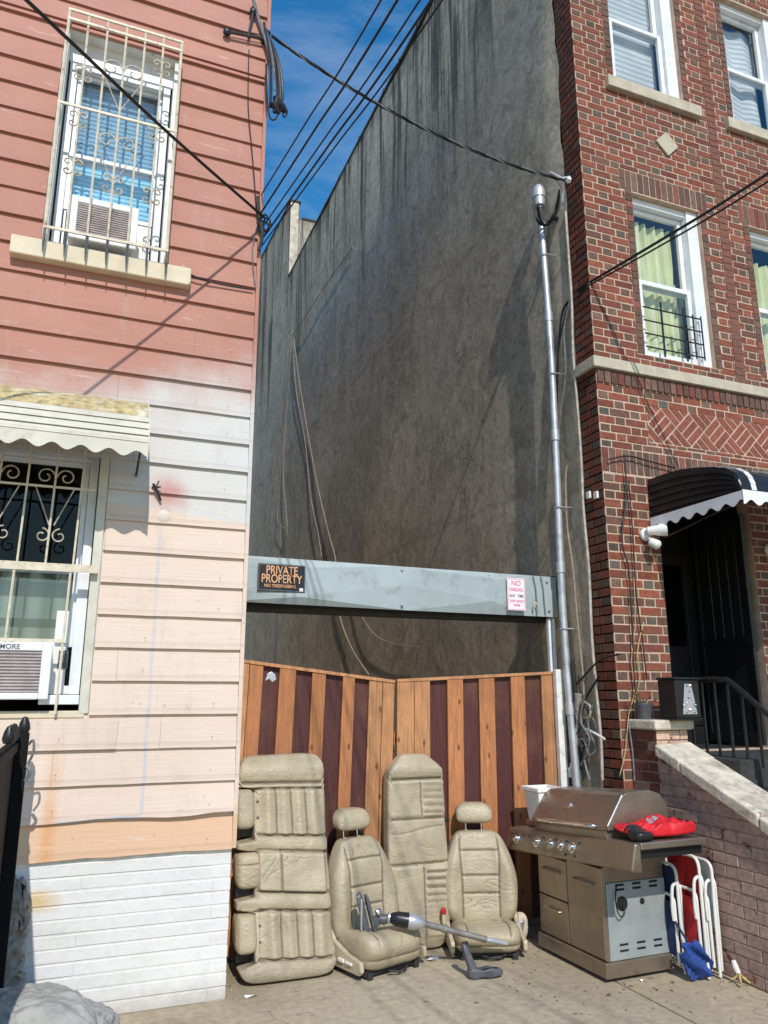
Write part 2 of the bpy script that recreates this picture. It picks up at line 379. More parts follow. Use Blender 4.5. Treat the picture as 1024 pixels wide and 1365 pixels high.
def concrete():
    t = NT('concrete'); x,y,z = t.xyz()
    c = t.ramp(t.noise(.8,7,.62), [(.28,(.29,.255,.20)),(.5,(.40,.36,.295)),(.75,(.47,.43,.36))])
    c = t.mix(1, c, t.ramp(t.noise(22,6,.7),[(.25,.72),(.75,1.22)]), 'MULTIPLY')
    c = t.mix(t.math('MULTIPLY', t.smooth(t.noise(3.2,6,.65), .55, .72), .42), c, (.17,.15,.12))
    c = t.mix(t.math('MULTIPLY', t.smooth(t.noise(1.3,6,.62,None,.6), .56, .66), .45), c, (.20,.175,.14))
    c = t.mix(t.math('MULTIPLY', t.smooth(t.noise(6,5,.6), .66, .70), .6), c, (.10,.09,.08))
    front_mask = t.math('SUBTRACT', 1, t.smooth(t.math('ADD', y, t.math('MULTIPLY', t.math('SUBTRACT', t.noise(4,5), .5), -.9)), 4.6, 5.2))
    c = t.mix(t.math('MULTIPLY', t.math('SUBTRACT', 1, front_mask), .55), c, (.12,.10,.075))  # ground gets darker towards the gate
    c = t.mix(t.math('MULTIPLY', t.smooth(t.noise(90,3,.6), .64, .72), .5), c, (.08,.07,.06))
    v = t.n.new('ShaderNodeTexVoronoi'); v.feature = 'DISTANCE_TO_EDGE'; v.inputs['Scale'].default_value = .42
    vm = t.n.new('ShaderNodeVectorMath'); vm.operation = 'ADD'
    nn = t.n.new('ShaderNodeTexNoise'); nn.inputs['Scale'].default_value = 3; t.l.new(t.tc.outputs['Object'], nn.inputs['Vector'])
    t.l.new(t.tc.outputs['Object'], vm.inputs[0]); t.l.new(nn.outputs['Color'], vm.inputs[1]); t.l.new(vm.outputs[0], v.inputs['Vector'])
    crack = t.math('SUBTRACT', 1, t.smooth(v.outputs['Distance'], .0, .005))
    c = t.mix(t.math('MULTIPLY', crack, .30), c, (.05,.045,.04))
    gv = t.n.new('ShaderNodeTexVoronoi'); gv.inputs['Scale'].default_value = 4.2; t.l.new(t.tc.outputs['Object'], gv.inputs['Vector'])
    gum = t.math('MULTIPLY', t.math('SUBTRACT', 1, t.smooth(gv.outputs['Distance'], .055, .085)), t.smooth(t.noise(1.9,2),.46,.52))
    c = t.mix(t.math('MULTIPLY', gum, .6), c, (.075,.068,.06))
    c = t.mix(1, c, (1.08,1.0,.86), 'MULTIPLY')
    t.base(c, .9, 0, .2)
    t.bump(t.math('SUBTRACT', t.math('ADD', t.noise(60,5,.7), t.math('MULTIPLY', t.noise(4,4),2)), crack), .35, .008)
    return t.m
M['concrete'] = concrete()
def cedar():
    t = NT('cedar'); 
    c = t.attr()
    gr = t.noise(9, 6, .6, t.map((5,1,.32)), 1.6)
    c = t.mix(1, c, t.ramp(gr,[(.28,.62),(.5,.98),(.72,1.3)]), 'MULTIPLY')
    # knots: stretched voronoi spots
    v = t.n.new('ShaderNodeTexVoronoi'); v.voronoi_dimensions = '2D'; v.inputs['Scale'].default_value = 3.2; v.inputs['Randomness'].default_value = 1
    o_ = t.xyz(); cb = t.n.new('ShaderNodeCombineXYZ'); t.val(cb.inputs[0], t.math('MULTIPLY', o_[0], 2.6)); t.val(cb.inputs[1], t.math('MULTIPLY', o_[2], 1.25)); t.l.new(cb.outputs[0], v.inputs['Vector'])
    k = t.math('SUBTRACT', 1, t.smooth(t.math('ADD', v.outputs['Distance'], t.math('MULTIPLY', t.noise(20,3), .06)), .075, .15))
    vs_ = t.n.new('ShaderNodeSeparateColor'); t.l.new(v.outputs['Color'], vs_.inputs[0]); k = t.math('MULTIPLY', k, t.math('GREATER_THAN', vs_.outputs[0], .5))
    c = t.mix(t.math('MULTIPLY', k, .8), c, (.11,.038,.016))
    c = t.mix(t.math('MULTIPLY', t.smooth(t.noise(3,5),.45,.72), .45), c, (.17,.085,.045))
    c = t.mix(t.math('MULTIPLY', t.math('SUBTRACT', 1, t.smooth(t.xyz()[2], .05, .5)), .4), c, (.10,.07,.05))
    t.base(c, .62, 0, .3); t.bump(gr, .35, .004)
    return t.m
M['cedar'] = cedar()
def steel(name, base, metal=.8, rough=.34, axis=(1,18,1)):
    t = NT(name)
    br = t.noise(14, 5, .6, t.map(axis))
    c = t.mix(1, base, t.ramp(t.noise(4,6,.65),[(.25,.60),(.5,.95),(.8,1.25)]), 'MULTIPLY')
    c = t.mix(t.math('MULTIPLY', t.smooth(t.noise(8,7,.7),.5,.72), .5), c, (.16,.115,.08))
    t.base(c, t.math('ADD', t.math('MULTIPLY', t.noise(6,5,.6), .35), rough-.14), metal, .5)
    t.bump(t.math('ADD', br, t.math('MULTIPLY', t.noise(2.5,2), 1.6)), .12, .006)
    return t.m
M['steel'] = steel('steel', (.37,.295,.225))
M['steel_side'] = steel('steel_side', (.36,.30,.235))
M['grill_side'] = mat('grill_side', (.34,.38,.385), .42, metal=.25, var=.14, scale=5, bump=.06, bscale=30, dirt=((.30,.27,.22),.55,7,.5,.74))
def glass(name, tint=(.9,.95,1), refl=.07):
    t = NT(name)
    tr = t.n.new('ShaderNodeBsdfTransparent'); tr.inputs['Color'].default_value = (*tint,1)
    gl = t.n.new('ShaderNodeBsdfGlossy'); gl.inputs['Roughness'].default_value = .03
    ge = t.n.new('ShaderNodeNewGeometry'); dp = t.n.new('ShaderNodeVectorMath'); dp.operation = 'DOT_PRODUCT'
    t.l.new(ge.outputs['Incoming'], dp.inputs[0]); t.l.new(ge.outputs['Normal'], dp.inputs[1])
    ca = t.math('SUBTRACT', 1, t.math('ABSOLUTE', dp.outputs['Value']), clamp=True)
    fr = t.math('MULTIPLY_ADD', t.math('POWER', ca, 5), .9, .06)
    nb = t.n.new('ShaderNodeBump'); nb.inputs['Strength'].default_value = .08; nb.inputs['Distance'].default_value = .01
    t.l.new(t.noise(3,2), nb.inputs['Height']); t.l.new(nb.outputs[0], gl.inputs['Normal'])
    mx = t.n.new('ShaderNodeMixShader')
    t.l.new(t.math('ADD', fr, refl, clamp=True), mx.inputs[0]); t.l.new(tr.outputs[0], mx.inputs[1]); t.l.new(gl.outputs[0], mx.inputs[2])
    t.l.new(mx.outputs[0], t.out.inputs['Surface']); return t.m
M['glass'] = glass('glass')
M['glass_dark'] = glass('glass_dark', (.30,.34,.34), -.035)
def blind(name, c1, c2, n, rough=.7, axis=2):
    t = NT(name); s = t.xyz()[axis]
    w = t.math('SINE', t.math('MULTIPLY', s, n))
    c = t.mix(t.smooth(w,-1,1), c1, c2)
    c = t.mix(1, c, t.ramp(t.noise(3,4),[(.3,.85),(.7,1.12)]), 'MULTIPLY')
    t.base(c, rough, 0, .3); t.bump(w, .4, .01); return t.m
M['blind_blue'] = blind('blind_blue', (.24,.60,.76), (.46,.80,.92), 190)
M['blind_teal'] = blind('blind_teal', (.20,.36,.45), (.28,.47,.56), 190)
M['blind_white'] = blind('blind_white', (.56,.56,.51), (.66,.66,.61), 105)
M['shade_grey'] = blind('shade_grey', (.34,.35,.30), (.42,.43,.36), 120)
M['curtain_lime'] = blind('curtain_lime', (.62,.61,.27), (.76,.75,.43), 60, axis=0)
M['curtain_green'] = blind('curtain_green', (.10,.13,.10), (.20,.24,.19), 45, axis=0)
M['beam'] = mat('beam', (.345,.40,.405), .5, var=.10, scale=3, bump=.10, bscale=9, dirt=((.19,.20,.19),.6,7,.5,.74))
M['wood_pale'] = mat('wood_pale', (.50,.40,.26), .7, var=.25, scale=18, bump=.2)
M['wood_grey'] = mat('wood_grey', (.26,.235,.21), .85, var=.35, scale=24, bump=.8, bscale=22, bdist=.02)
M['awning_cream'] = mat('awning_cream', (.58,.55,.46), .5, var=.1, scale=5, bump=.08, dirt=((.36,.33,.26),.5,11,.48,.72))
M['awning_black'] = mat('awning_black', (.010,.010,.011), .38, var=.3, bump=.05)
M['awning_white'] = mat('awning_white', (.72,.72,.74), .5, var=.08, bump=.05, dirt=((.35,.35,.36),.4,10,.5,.75))
M['rock'] = mat('rock', (.34,.34,.32), .92, var=.3, scale=5, bump=.9, bscale=24, bdist=.02, dirt=((.20,.13,.10),.5,6,.58,.74))
M['cap_stone'] = mat('cap_stone', (.60,.53,.42), .85, var=.22, scale=10, bump=.6, bscale=45, bdist=.01, dirt=((.22,.19,.15),.75,7,.46,.68))
M['slate'] = mat('slate', (.04,.038,.036), .8, var=.3, scale=14, bump=.4)
M['red_fabric'] = mat('red_fabric', (.55,.012,.02), .55, var=.25, scale=9, bump=.25, bscale=30, bdist=.01)
M['red_canvas'] = mat('red_canvas', (.42,.018,.022), .75, var=.25, scale=9, bump=.2)
M['blue_canvas'] = mat('blue_canvas', (.018,.055,.23), .75, var=.3, scale=12, bump=.4, bscale=28, bdist=.012)
M['navy_canvas'] = mat('navy_canvas', (.018,.03,.085), .8, var=.3, scale=12, bump=.3)
M['pale_canvas'] = mat('pale_canvas', (.60,.66,.62), .75, var=.12, scale=9, bump=.2)
M['sign_black'] = mat('sign_black', (.015,.016,.02), .4, var=.2, bump=0)
M['sign_orange'] = mat('sign_orange', (.78,.40,.20), .5, var=.12, scale=40, bump=0)
M['sign_white'] = mat('sign_white', (.78,.72,.74), .45, var=.06, bump=0)
M['sign_pink'] = mat('sign_pink', (.72,.16,.27), .5, var=.2, scale=60, bump=0)
M['sign_grey'] = mat('sign_grey', (.16,.16,.18), .5, bump=0)
M['ac_grille'] = mat('ac_grille', (.50,.44,.43), .6, var=.2, scale=18, bump=.2, dirt=((.20,.16,.07),.6,8,.55,.7))
M['ac_white'] = mat('ac_white', (.74,.75,.76), .45, var=.07, scale=7, bump=.05, dirt=((.42,.36,.28),.5,9,.54,.74))
M['moss'] = mat('moss', (.42,.33,.17), .9, var=.5, scale=22, bump=.6, bscale=40, bdist=.01, dirt=((.62,.59,.48),.9,7,.50,.66))
M['plate_cream'] = mat('plate_cream', (.62,.55,.47), .55, var=.1, bump=.05, dirt=((.4,.3,.25),.4,20,.5,.75))
M['leaf'] = mat('leaf', (.10,.085,.05), .8, var=.5, scale=30, bump=.2)
# ================================================================== SETTING
b = MB(); b.quad((-400,-400,-.012),(400,-400,-.012),(400,400,-.012),(-400,400,-.012))
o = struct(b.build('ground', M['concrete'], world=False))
def slab(name, x0,x1,y0,y1, h=.012):
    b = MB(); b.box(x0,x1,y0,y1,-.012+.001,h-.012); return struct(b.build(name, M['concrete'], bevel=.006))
# pavement of cast slabs with open joints, running under the frontage and up the driveway
xs = [-6.6,-4.7,-2.8,-.9,3.044,4.9,6.8]
for i in range(len(xs)-1):
    for (y0,y1) in ((-1.0,1.3),(1.3,3.2),(3.2,F+.6 if 1<i<4 else F)):
        slab('pavement', xs[i]+.006, xs[i+1]-.006, y0+.006, y1-.006)
slab('driveway', .93, 3.62, F+.612, 10)
# ================================================================== HELPERS FOR FACADES
def wall_holes(b, x0,x1,z0,z1, holes, fn, depth=.0):
    X = sorted({x0,x1,*[h[0] for h in holes],*[h[1] for h in holes]}); Z = sorted({z0,z1,*[h[2] for h in holes],*[h[3] for h in holes]})
    X = [x for x in X if x0<=x<=x1]; Z = [z for z in Z if z0<=z<=z1]
    for i in range(len(X)-1):
        for j in range(len(Z)-1):
            cx,cz = (X[i]+X[i+1])/2,(Z[j]+Z[j+1])/2
            if any(h[0]<cx<h[1] and h[2]<cz<h[3] for h in holes): continue
            b.quad(fn(X[i],Z[j],0),fn(X[i+1],Z[j],0),fn(X[i+1],Z[j+1],0),fn(X[i],Z[j+1],0))
    for h in holes:
        if depth:
            a,c,d,e = h
            for (p,q,r_,s_) in (((a,d),(a,e),0,0),((c,d),(c,e),0,0),((a,d),(c,d),0,0),((a,e),(c,e),0,0)):
                b.quad(fn(p[0],p[1],0),fn(q[0],q[1],0),fn(q[0],q[1],-depth),fn(p[0],p[1],-depth))
def room(x0,x1,z0,z1,y0,d=1.2):
    b = MB(); e=.25; a=x0-e; c=x1+e; l=z0-e; h=z1+e
    b.quad((a,y0+d,l),(c,y0+d,l),(c,y0+d,h),(a,y0+d,h))
    b.quad((a,y0,l),(a,y0+d,l),(a,y0+d,h),(a,y0,h)); b.quad((c,y0,l),(c,y0+d,l),(c,y0+d,h),(c,y0,h))
    b.quad((a,y0,l),(c,y0,l),(c,y0+d,l),(a,y0+d,l)); b.quad((a,y0,h),(c,y0,h),(c,y0+d,h),(a,y0+d,h))
    return b
def sash_rect(b, x0,x1,z0,z1,y0,y1,w):
    b.box(x0,x0+w,y0,y1,z0,z1); b.box(x1-w,x1,y0,y1,z0,z1)
    b.box(x0+w,x1-w,y0,y1,z0,z0+w); b.box(x0+w,x1-w,y0,y1,z1-w,z1)
def spiral(cx, cz, y, r, turns, a0, dirn, n=18):
    out = []
    for i in range(n+1):
        t = i/n; a = a0+dirn*2*pi*turns*t; rr = r*(1-.72*t)
        out.append((cx+rr*cos(a), y, cz+rr*sin(a)))
    return out
# ================================================================== PINK HOUSE
PH = thing('pink_house', 'pink and peach clapboard house with white brick base left of the wooden gate', 'house', (-1.2,F+2,0))
PL, PR = -3.3, .905
UW = (-.375,.29,4.262,5.84)        # upper window opening
LW = (-1.25,.04,1.515,3.02)        # lower window opening
b = MB(); wall_holes(b, PL, PR, .70, 8.4, [UW, LW], lambda u,z,d:(u,F-d,z), .16)
b.build('wall_backing', M['white_paint'], PH)
# lap siding
b = MB()
zs = [.763,.945]+[.945+.1825*k for k in range(1,27)]+[5.845,5.888,6.045]+[6.045+.182*k for k in range(1,13)]
zs = sorted(set(round(z,4) for z in zs))
zs = [z for i,z in enumerate(zs) if i==0 or z-zs[i-1] > .03]
def lap(x0,x1,z0,z1,out=.024,warp=None):
    n = max(1,int((x1-x0)/.12)); T = .005
    P = []
    for i in range(n+1):
        x = x0+(x1-x0)*i/n
        dz,do = warp(x) if warp else (0,0)
        j = R.uniform(-.0012,.0012)
        P.append((x, z0+dz+j, F-out-do, z1+.012))
    for i in range(n):
        a,c = P[i],P[i+1]
        b.add([(a[0],a[2],a[1]),(c[0],c[2],c[1]),(c[0],F-T,c[3]),(a[0],F-T,a[3])],[(0,1,2,3)])
        b.add([(a[0],a[2],a[1]),(c[0],c[2],c[1]),(c[0],F+.004,c[1]+.002),(a[0],F+.004,a[1]+.002)],[(0,1,2,3)])
    for p in (P[0],P[-1]):
        b.add([(p[0],p[2],p[1]),(p[0],F-T,p[3]),(p[0],F+.004,p[1])],[(0,1,2)])
for k in range(len(zs)-1):
    z0,z1 = zs[k],zs[k+1]; zc=(z0+z1)/2
    segs = [(PL,PR)]
    for h,mg in ((UW,.035),(LW,.055)):
        if h[2]-.02 < zc < h[3]+.02:
            ns = []
            for (a,c) in segs:
                if c<=h[0]-mg or a>=h[1]+mg: ns.append((a,c)); continue
                if a<h[0]-mg: ns.append((a,h[0]-mg))
                if c>h[1]+mg: ns.append((h[1]+mg,c))
            segs = ns
    for (a,c) in segs:
        w = None
        if k==1: w = lambda x:(.012*g(x-.35,.25)+.016*g(x-.85,.14)+.004*sin(x*9), .016*ss(-.2,.9,x))
        elif k==0: w = lambda x:(.004*sin(x*13)+.006*g(x-.40,.05), .002)
        jit = R.uniform(-.0025,.0025)
        cuts = [a]+([R.uniform(a+.5,c-.3)] if (c-a>1.6) else [])+[c]
        if k in (5,9,14,21) and a < .1 and c > .3: cuts = [a,.22 if k==5 else .1,c]
        for q in range(len(cuts)-1):
            lap(cuts[q]+(.0012 if q else 0), cuts[q+1], z0, z1, .0245+jit+R.uniform(-.002,.002), w)
# replaced board patch under the lower window
b.add([(-.20,F-.030,1.312),(.245,F-.030,1.312),(.252,F-.024,1.470),(-.20,F-.024,1.470),(-.20,F,1.312),(.245,F,1.312),(.252,F,1.478),(-.20,F,1.478)],
      [(0,1,2,3),(0,1,5,4),(1,2,6,5),(3,2,6,7)])
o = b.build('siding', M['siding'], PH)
# corner board
b = MB(); b.box(PR+.001,PR+.026,F-.022,F+.06,.763,8.3); b.build('corner_board', M['siding'], PH, bevel=.003)
# painted brick base
def brick_rows(b, fn, u0,u1,z0,z1, col, course=.0677, L=.203, d=.006, joint=.010, holes=(), bond='run', jit=.0015, topfn=None, vj=None):
    vj = joint if vj is None else vj; k = 0; z = z0
    while z < z1-.02:
        h = min(course-joint, z1-z)
        cz = z+h/2
        free = [(u0,u1,z,z+h)]
        for hh in holes:
            if hh[3] <= z or hh[2] >= z+h: continue
            nf = []
            for (a,c,p,q) in free:
                if c<=hh[0] or a>=hh[1]: nf.append((a,c,p,q)); continue
                if a<hh[0]: nf.append((a,hh[0],p,q))
                if c>hh[1]: nf.append((hh[1],c,p,q))
                m0,m1 = max(a,hh[0]),min(c,hh[1])
                if q-hh[3] > .016: nf.append((m0,m1,hh[3]+.007,q))
                elif hh[2]-p > .016: nf.append((m0,m1,p,hh[2]-.007))
            free = nf
        if bond=='run':
            seq = [(L,'s')]; per = L; off = (k%2)*L/2
        else:
            seq = [(.2,'s'),(.0985,'h')]; per = .2985; off = (k%2)*per/2
        u = u0-per+off-(.05 if bond!='run' else 0); i = 0
        while u < u1:
            w,t = seq[i%len(seq)]; i += 1
            a,c = u+vj/2, u+w-vj/2; u += w
            cc = col(t)
            for (fa,fc,fz0,fz1) in free:
                aa,ac = max(a,fa),min(c,fc)
                if ac-aa < .012: continue
                if topfn and topfn((aa+ac)/2) < cz: continue
                dd = d+R.uniform(-jit,jit)
                e = lambda: R.uniform(-.0015,.0015)
                za,zb = fz0+e(),fz1+e(); aa+=e(); ac+=e(); k2=.0018
                b.add([fn(aa,za,0),fn(ac,za,0),fn(ac,zb,0),fn(aa,zb,0),
                       fn(aa,za,dd-k2),fn(ac,za,dd-k2),fn(ac,zb,dd-k2),fn(aa,zb,dd-k2),
                       fn(aa+k2,za+k2,dd),fn(ac-k2,za+k2,dd),fn(ac-k2,zb-k2,dd),fn(aa+k2,zb-k2,dd)],
                      [(8,9,10,11)]+[(i_,(i_+1)%4,4+(i_+1)%4,4+i_) for i_ in range(4)]+[(4+i_,4+(i_+1)%4,8+(i_+1)%4,8+i_) for i_ in range(4)], cc)
        z += course; k += 1
def white(t): v = R.uniform(.70,.74); return (v,v*.985,v*.96)
b = MB(); b.box(PL,.905,F-.0,F+.3,-.02,.70, (.70,.69,.66))
brick_rows(b, lambda u,z,d:(u,F-d,z), PL,.908,.004,.762, white, L=1.37, d=.004, jit=.0016, vj=.003)
b.build('brick_base', M['white_brick'], PH)
b = MB()
b.box(.906,.918,F+.062,15,0,8.3)
b.build('side_wall', M['siding'], PH)
b = MB(); b.box(PL-.1,1.02,F-.22,F+.02,8.31,8.6); b.box(PL,1.0,F-.0,15,8.605,8.7); b.build('roof', M['white_paint'], PH, bevel=.01)
b = MB(); b.box(PL-.02,PL-.001,F,15,0,8.3); b.box(PL,.90,14.9,15,0,8.3); b.build('rear_wall', M['siding'], PH)
# ---- upper window
x0,x1,z0,z1 = UW
fy = F+.075
b = MB(); sash_rect(b, x0+.012,x1-.012,z0,5.68,fy,fy+.08,.048)
b.box(x0,x1,fy+.01,fy+.03,5.681,z1+.02)
w1 = b.build('window', M['white_pvc'], PH, bevel=.004)
b = MB(); sash_rect(b, x0+.061,x1-.061,4.96,5.63,fy+.045,fy+.075,.026); b.build('sash', M['white_pvc'], w1, bevel=.003)
b = MB(); sash_rect(b, x0+.061,x1-.061,4.585,5.00,fy+.012,fy+.042,.028); b.build('sash', M['white_pvc'], w1, bevel=.003)
b = MB(); b.quad((x0+.08,fy+.06,4.98),(x1-.08,fy+.06,4.98),(x1-.08,fy+.06,5.61),(x0+.08,fy+.06,5.61)); b.build('pane', M['glass'], w1)
b = MB(); b.quad((x0+.08,fy+.027,4.60),(x1-.08,fy+.027,4.60),(x1-.08,fy+.027,4.98),(x0+.08,fy+.027,4.98)); b.build('pane', M['glass'], w1)
b = MB(); b.quad((x0+.06,fy+.12,5.0),(x1-.06,fy+.12,5.0),(x1-.06,fy+.12,5.66),(x0+.06,fy+.12,5.66)); b.build('shade', M['blind_teal'], w1)
b = MB(); b.quad((x0+.06,fy+.125,4.3),(x1-.06,fy+.125,4.3),(x1-.06,fy+.125,5.0),(x0+.06,fy+.125,5.0)); b.build('blind', M['blind_blue'], w1)
b = MB(); b.box(x0+.068,-.262,fy+.02,fy+.04,4.32,4.58); b.box(.125,x1-.068,fy+.02,fy+.04,4.32,4.58)
for k in range(5):
    for s in ((x0+.08,-.27),(.135,x1-.08)):
        u = s[0]+(s[1]-s[0])*(k+.5)/5; b.box(u-.006,u+.006,fy+.012,fy+.02,4.33,4.57)
b.split('side_panel', M['plastic_white'], w1)
room(x0,x1,z0,z1,F+.20).build('interior_wall', M['room'], w1)
b = MB(); b.box(-.565,.478,F-.085,F+.07,4.125,4.245); b.build('sill', M['sill_stone'], PH, bevel=.008)
# ---- lower window
x0,x1,z0,z1 = LW
fy = F+.085
b = MB(); sash_rect(b, x0,x1-.005,1.60,3.0,fy,fy+.09,.048)
b.box(x1-.062,x1-.004,fy-.012,fy-.001,1.60,2.28)
b.box(-.165,x1-.002,F-.03,fy-.013,1.548,1.598)
w2 = b.build('window', M['white_pvc'], PH, bevel=.004)
b = MB(); b.box(x0-.045,x0,F-.02,F+.08,1.50,3.05); b.box(x1,x1+.05,F-.02,F+.05,1.50,3.05); b.box(x0-.045,x1+.05,F-.02,F+.05,3.0505,3.10); b.build('casing', M['awning_cream'], w2, bevel=.004)
b = MB(); sash_rect(b, x0+.055,x1-.055,2.28,2.95,fy+.05,fy+.085,.03); b.build('sash', M['white_pvc'], w2, bevel=.003)
b = MB(); sash_rect(b, x0+.055,x1-.055,1.86,2.32,fy+.012,fy+.046,.034); b.build('sash', M['white_pvc'], w2, bevel=.003)
b = MB(); b.quad((x0+.07,fy+.066,2.3),(x1-.07,fy+.066,2.3),(x1-.07,fy+.066,2.93),(x0+.07,fy+.066,2.93)); b.build('pane', M['glass_dark'], w2)
b = MB(); b.quad((x0+.07,fy+.028,1.88),(x1-.07,fy+.028,1.88),(x1-.07,fy+.028,2.30),(x0+.07,fy+.028,2.30)); b.build('pane', M['glass'], w2)
b = MB(); b.quad((x0+.05,fy+.16,1.6),(x1-.05,fy+.16,1.6),(x1-.05,fy+.16,2.3),(x0+.05,fy+.16,2.3)); b.build('curtain', M['curtain_green'], w2)
b = MB()
b.box(-.13,-.045,fy-.004,fy+.012,1.60,1.86); b.box(-.118,-.042,fy-.012,fy-.005,1.88,2.06); b.split('side_panel', M['plastic_white'], w2, bevel=.004)
b = MB(); b.box(-.088,-.038,fy-.010,fy-.005,1.74,1.84); b.build('vent', M['plastic_grey'], w2)
room(x0,x1,z0,z1,F+.25).build('interior_wall', M['room'], w2)
b = MB(); b.box(x0-.05,x1+.03,F-.018,F+.2,1.478,1.515); b.build('sill', M['sill_stone'], PH, bevel=.005)
# ---- window grilles (wrought iron) : each a thing
gy = F-.135
G1 = thing('window_grille', 'cream projecting burglar cage with curled scrolls over the upper pink house window', 'window grille', (-.04,gy,4.2))
bx = [-.385+.1167*k for k in range(7)]
b = MB()
for k,x in enumerate(bx):
    r = .0095 if k in (0,6) else .0075
    b.tube([(x,gy,4.22),(x,gy,5.87)], r, 6)
b.split('bar', M['cream_iron'], G1, smooth=True)
b = MB()
for x in bx: b.tube([(x,gy-.001,4.30),(x,gy-.001,4.21),(x,gy-.001,4.125)], [.0085,.0085,.0015], 6)
b.split('spike', M['plastic_grey'], G1, smooth=True)
b = MB()
for z in (4.30,5.17,5.80,5.87): b.box(bx[0]-.008,bx[6]+.008,gy-.009,gy+.003,z-.008,z+.008)
for z in (4.29,5.17,5.875):
    for x in (bx[0],bx[6]): b.box(x-.007,x+.007,gy,F-.005,z-.006,z+.006)
for x in (bx[0],bx[6]):
    for q in (.045,.09): b.box(x-.005,x+.005,F-.02-q,F-.012-q,4.29,5.87)
b.box(bx[0],bx[6],F-.012,F-.004,5.86,5.88)
b.split('rail', M['cream_iron'], G1)
b = MB()
def butterfly(cx,cz,r=.028):
    for sx in (-1,1):
        for sz in (-1,1):
            b.tube(spiral(cx+sx*r*1.15, cz+sz*r*1.1, gy-.002, r, .95, pi if sx>0 else 0, -sx*sz), .0055, 5)
for (x,z) in ((bx[1],5.42),(bx[1],4.74),(bx[5],5.62),(bx[5],4.66),(bx[5],5.12),(bx[1],5.08)): butterfly(x,z)
for zc,s in ((5.52,.07),(4.98,.062)):
    for sx in (-1,1):
        b.tube(spiral(bx[3]+sx*s, zc, gy-.002, s*.95, 1.1, 0 if sx<0 else pi, -sx, 26), .0058, 5)
        b.tube([(bx[3]+sx*s*1.9,gy-.002,zc-.03),(bx[3]+.004*sx,gy-.002,zc-.30)], .004, 5)
butterfly(bx[3],4.68,.032)
b.split('scroll', M['rust_iron'], G1, smooth=True)
gy2 = F-.05
G2 = thing('window_grille', 'cream iron bars with heart scrolls over the lower window under the cream awning', 'window grille', (-.5,gy2,1.5))
b = MB(); bx2 = [-.045-.142*k for k in range(9)]
for x in bx2:
    b.tube([(x-.012,gy2,2.26),(x,gy2,2.98)], .0065, 6)
for x in bx2[0::2]: b.tube([(x-.03,gy2-.004,1.50),(x-.02,gy2-.004,2.27)], .0075, 6)
b.split('bar', M['cream_iron'], G2, smooth=True)
b = MB(); b.box(-1.28,.072,gy2-.014,gy2-.0065,2.262,2.306); b.box(-1.25,.03,gy2-.005,gy2+.005,2.735,2.747); b.box(-1.25,-.06,gy2-.012,gy2-.004,1.875,1.893)
b.box(.055,.068,gy2-.0,F-.015,2.264,2.304)
b.split('rail', M['cream_iron'], G2)
b = MB()
for k in (1,3,5,7):
    x = bx2[k]
    for sx in (-1,1):
        b.tube(spiral(x+sx*.055,2.80,gy2,.05,1.2,0 if sx<0 else pi,-sx,22), .0045, 5)
        b.tube([(x+sx*.10,gy2,2.735),(x+sx*.012,gy2,2.52)], .004, 5)
        b.tube(spiral(x+sx*.045,2.46,gy2,.042,1.1,pi/2,sx,20), .0045, 5)
b.split('scroll', M['rust_iron'], G2, smooth=True)
# ---- air conditioners
def ac(label, x0,x1,z0,z1,yf,yb,rows,text=None):
    t = thing('air_conditioner', label, 'air conditioner', ((x0+x1)/2,yb,z0))
    b = MB(); m=.042
    b.box(x0,x1,yf+.03,yb,z0+.008,z1-.006); b.build('casing', M['ac_white'], t, bevel=.006)
    b = MB(); b.box(x0-.008,x0+m,yf,yf+.029,z0,z1); b.box(x1-m,x1+.008,yf,yf+.029,z0,z1); b.box(x0+m,x1-m,yf,yf+.029,z0,z0+m*.8); b.box(x0+m,x1-m,yf,yf+.029,z1-m*1.0,z1)
    b.build('front_frame', M['ac_white'], t, bevel=.006)
    b = MB(); n=rows; h=(z1-z0-m*1.8)/n
    b.box(x0+m,x1-m,yf+.020,yf+.026,z0+m*.8,z1-m)
    for k in range(n):
        z = z0+m*.8+h*k; b.hexa([(x0+m,yf+.006,z+h*.20),(x1-m,yf+.006,z+h*.20),(x1-m,yf+.019,z+h*.35),(x0+m,yf+.019,z+h*.35),(x0+m,yf+.004,z+h*.62),(x1-m,yf+.004,z+h*.62),(x1-m,yf+.019,z+h*.8),(x0+m,yf+.019,z+h*.8)])
    b.build('grille', M['ac_grille'], t)
    return t
ac('small dirty white air conditioner behind the burglar cage of the upper window', -.262,.125,4.285,4.575,F-.105,F+.25,14)
LAC = ac('white air conditioner with brown stained grille in the lower window', -.86,-.125,1.575,1.868,F-.10,F+.3,13)
def letters(name, txt, size, loc, m, parent, bold=.0, rot=(pi/2,0,0), sx=1, align='CENTER'):
    cu = bpy.data.curves.new(name,'FONT'); cu.body = txt; cu.size = size; cu.align_x = align; cu.align_y = 'CENTER'; cu.offset = bold; cu.extrude = .0006; cu.space_line = .8
    ob = bpy.data.objects.new(name, cu); C.objects.link(ob)
    dg = bpy.context.evaluated_depsgraph_get(); me = bpy.data.meshes.new_from_object(ob.evaluated_get(dg)); me.materials.clear(); me.materials.append(m)
    bpy.data.objects.remove(ob); bpy.data.curves.remove(cu)
    o = bpy.data.objects.new(name, me); C.objects.link(o)
    Lw = Vector(loc)
    if parent is not None:
        o.parent = parent; off = Vector((0,0,0)); p = parent
        if p.get('_w'): off = -Vector(p.location)
        Lw = Lw+off
    o.location = Lw; o.rotation_euler = rot; o.scale = (sx,1,1)
    return o
letters('lettering','KENMORE',.036,(-.36,F-.1015,1.8465),M['sign_grey'],LAC,.0008)
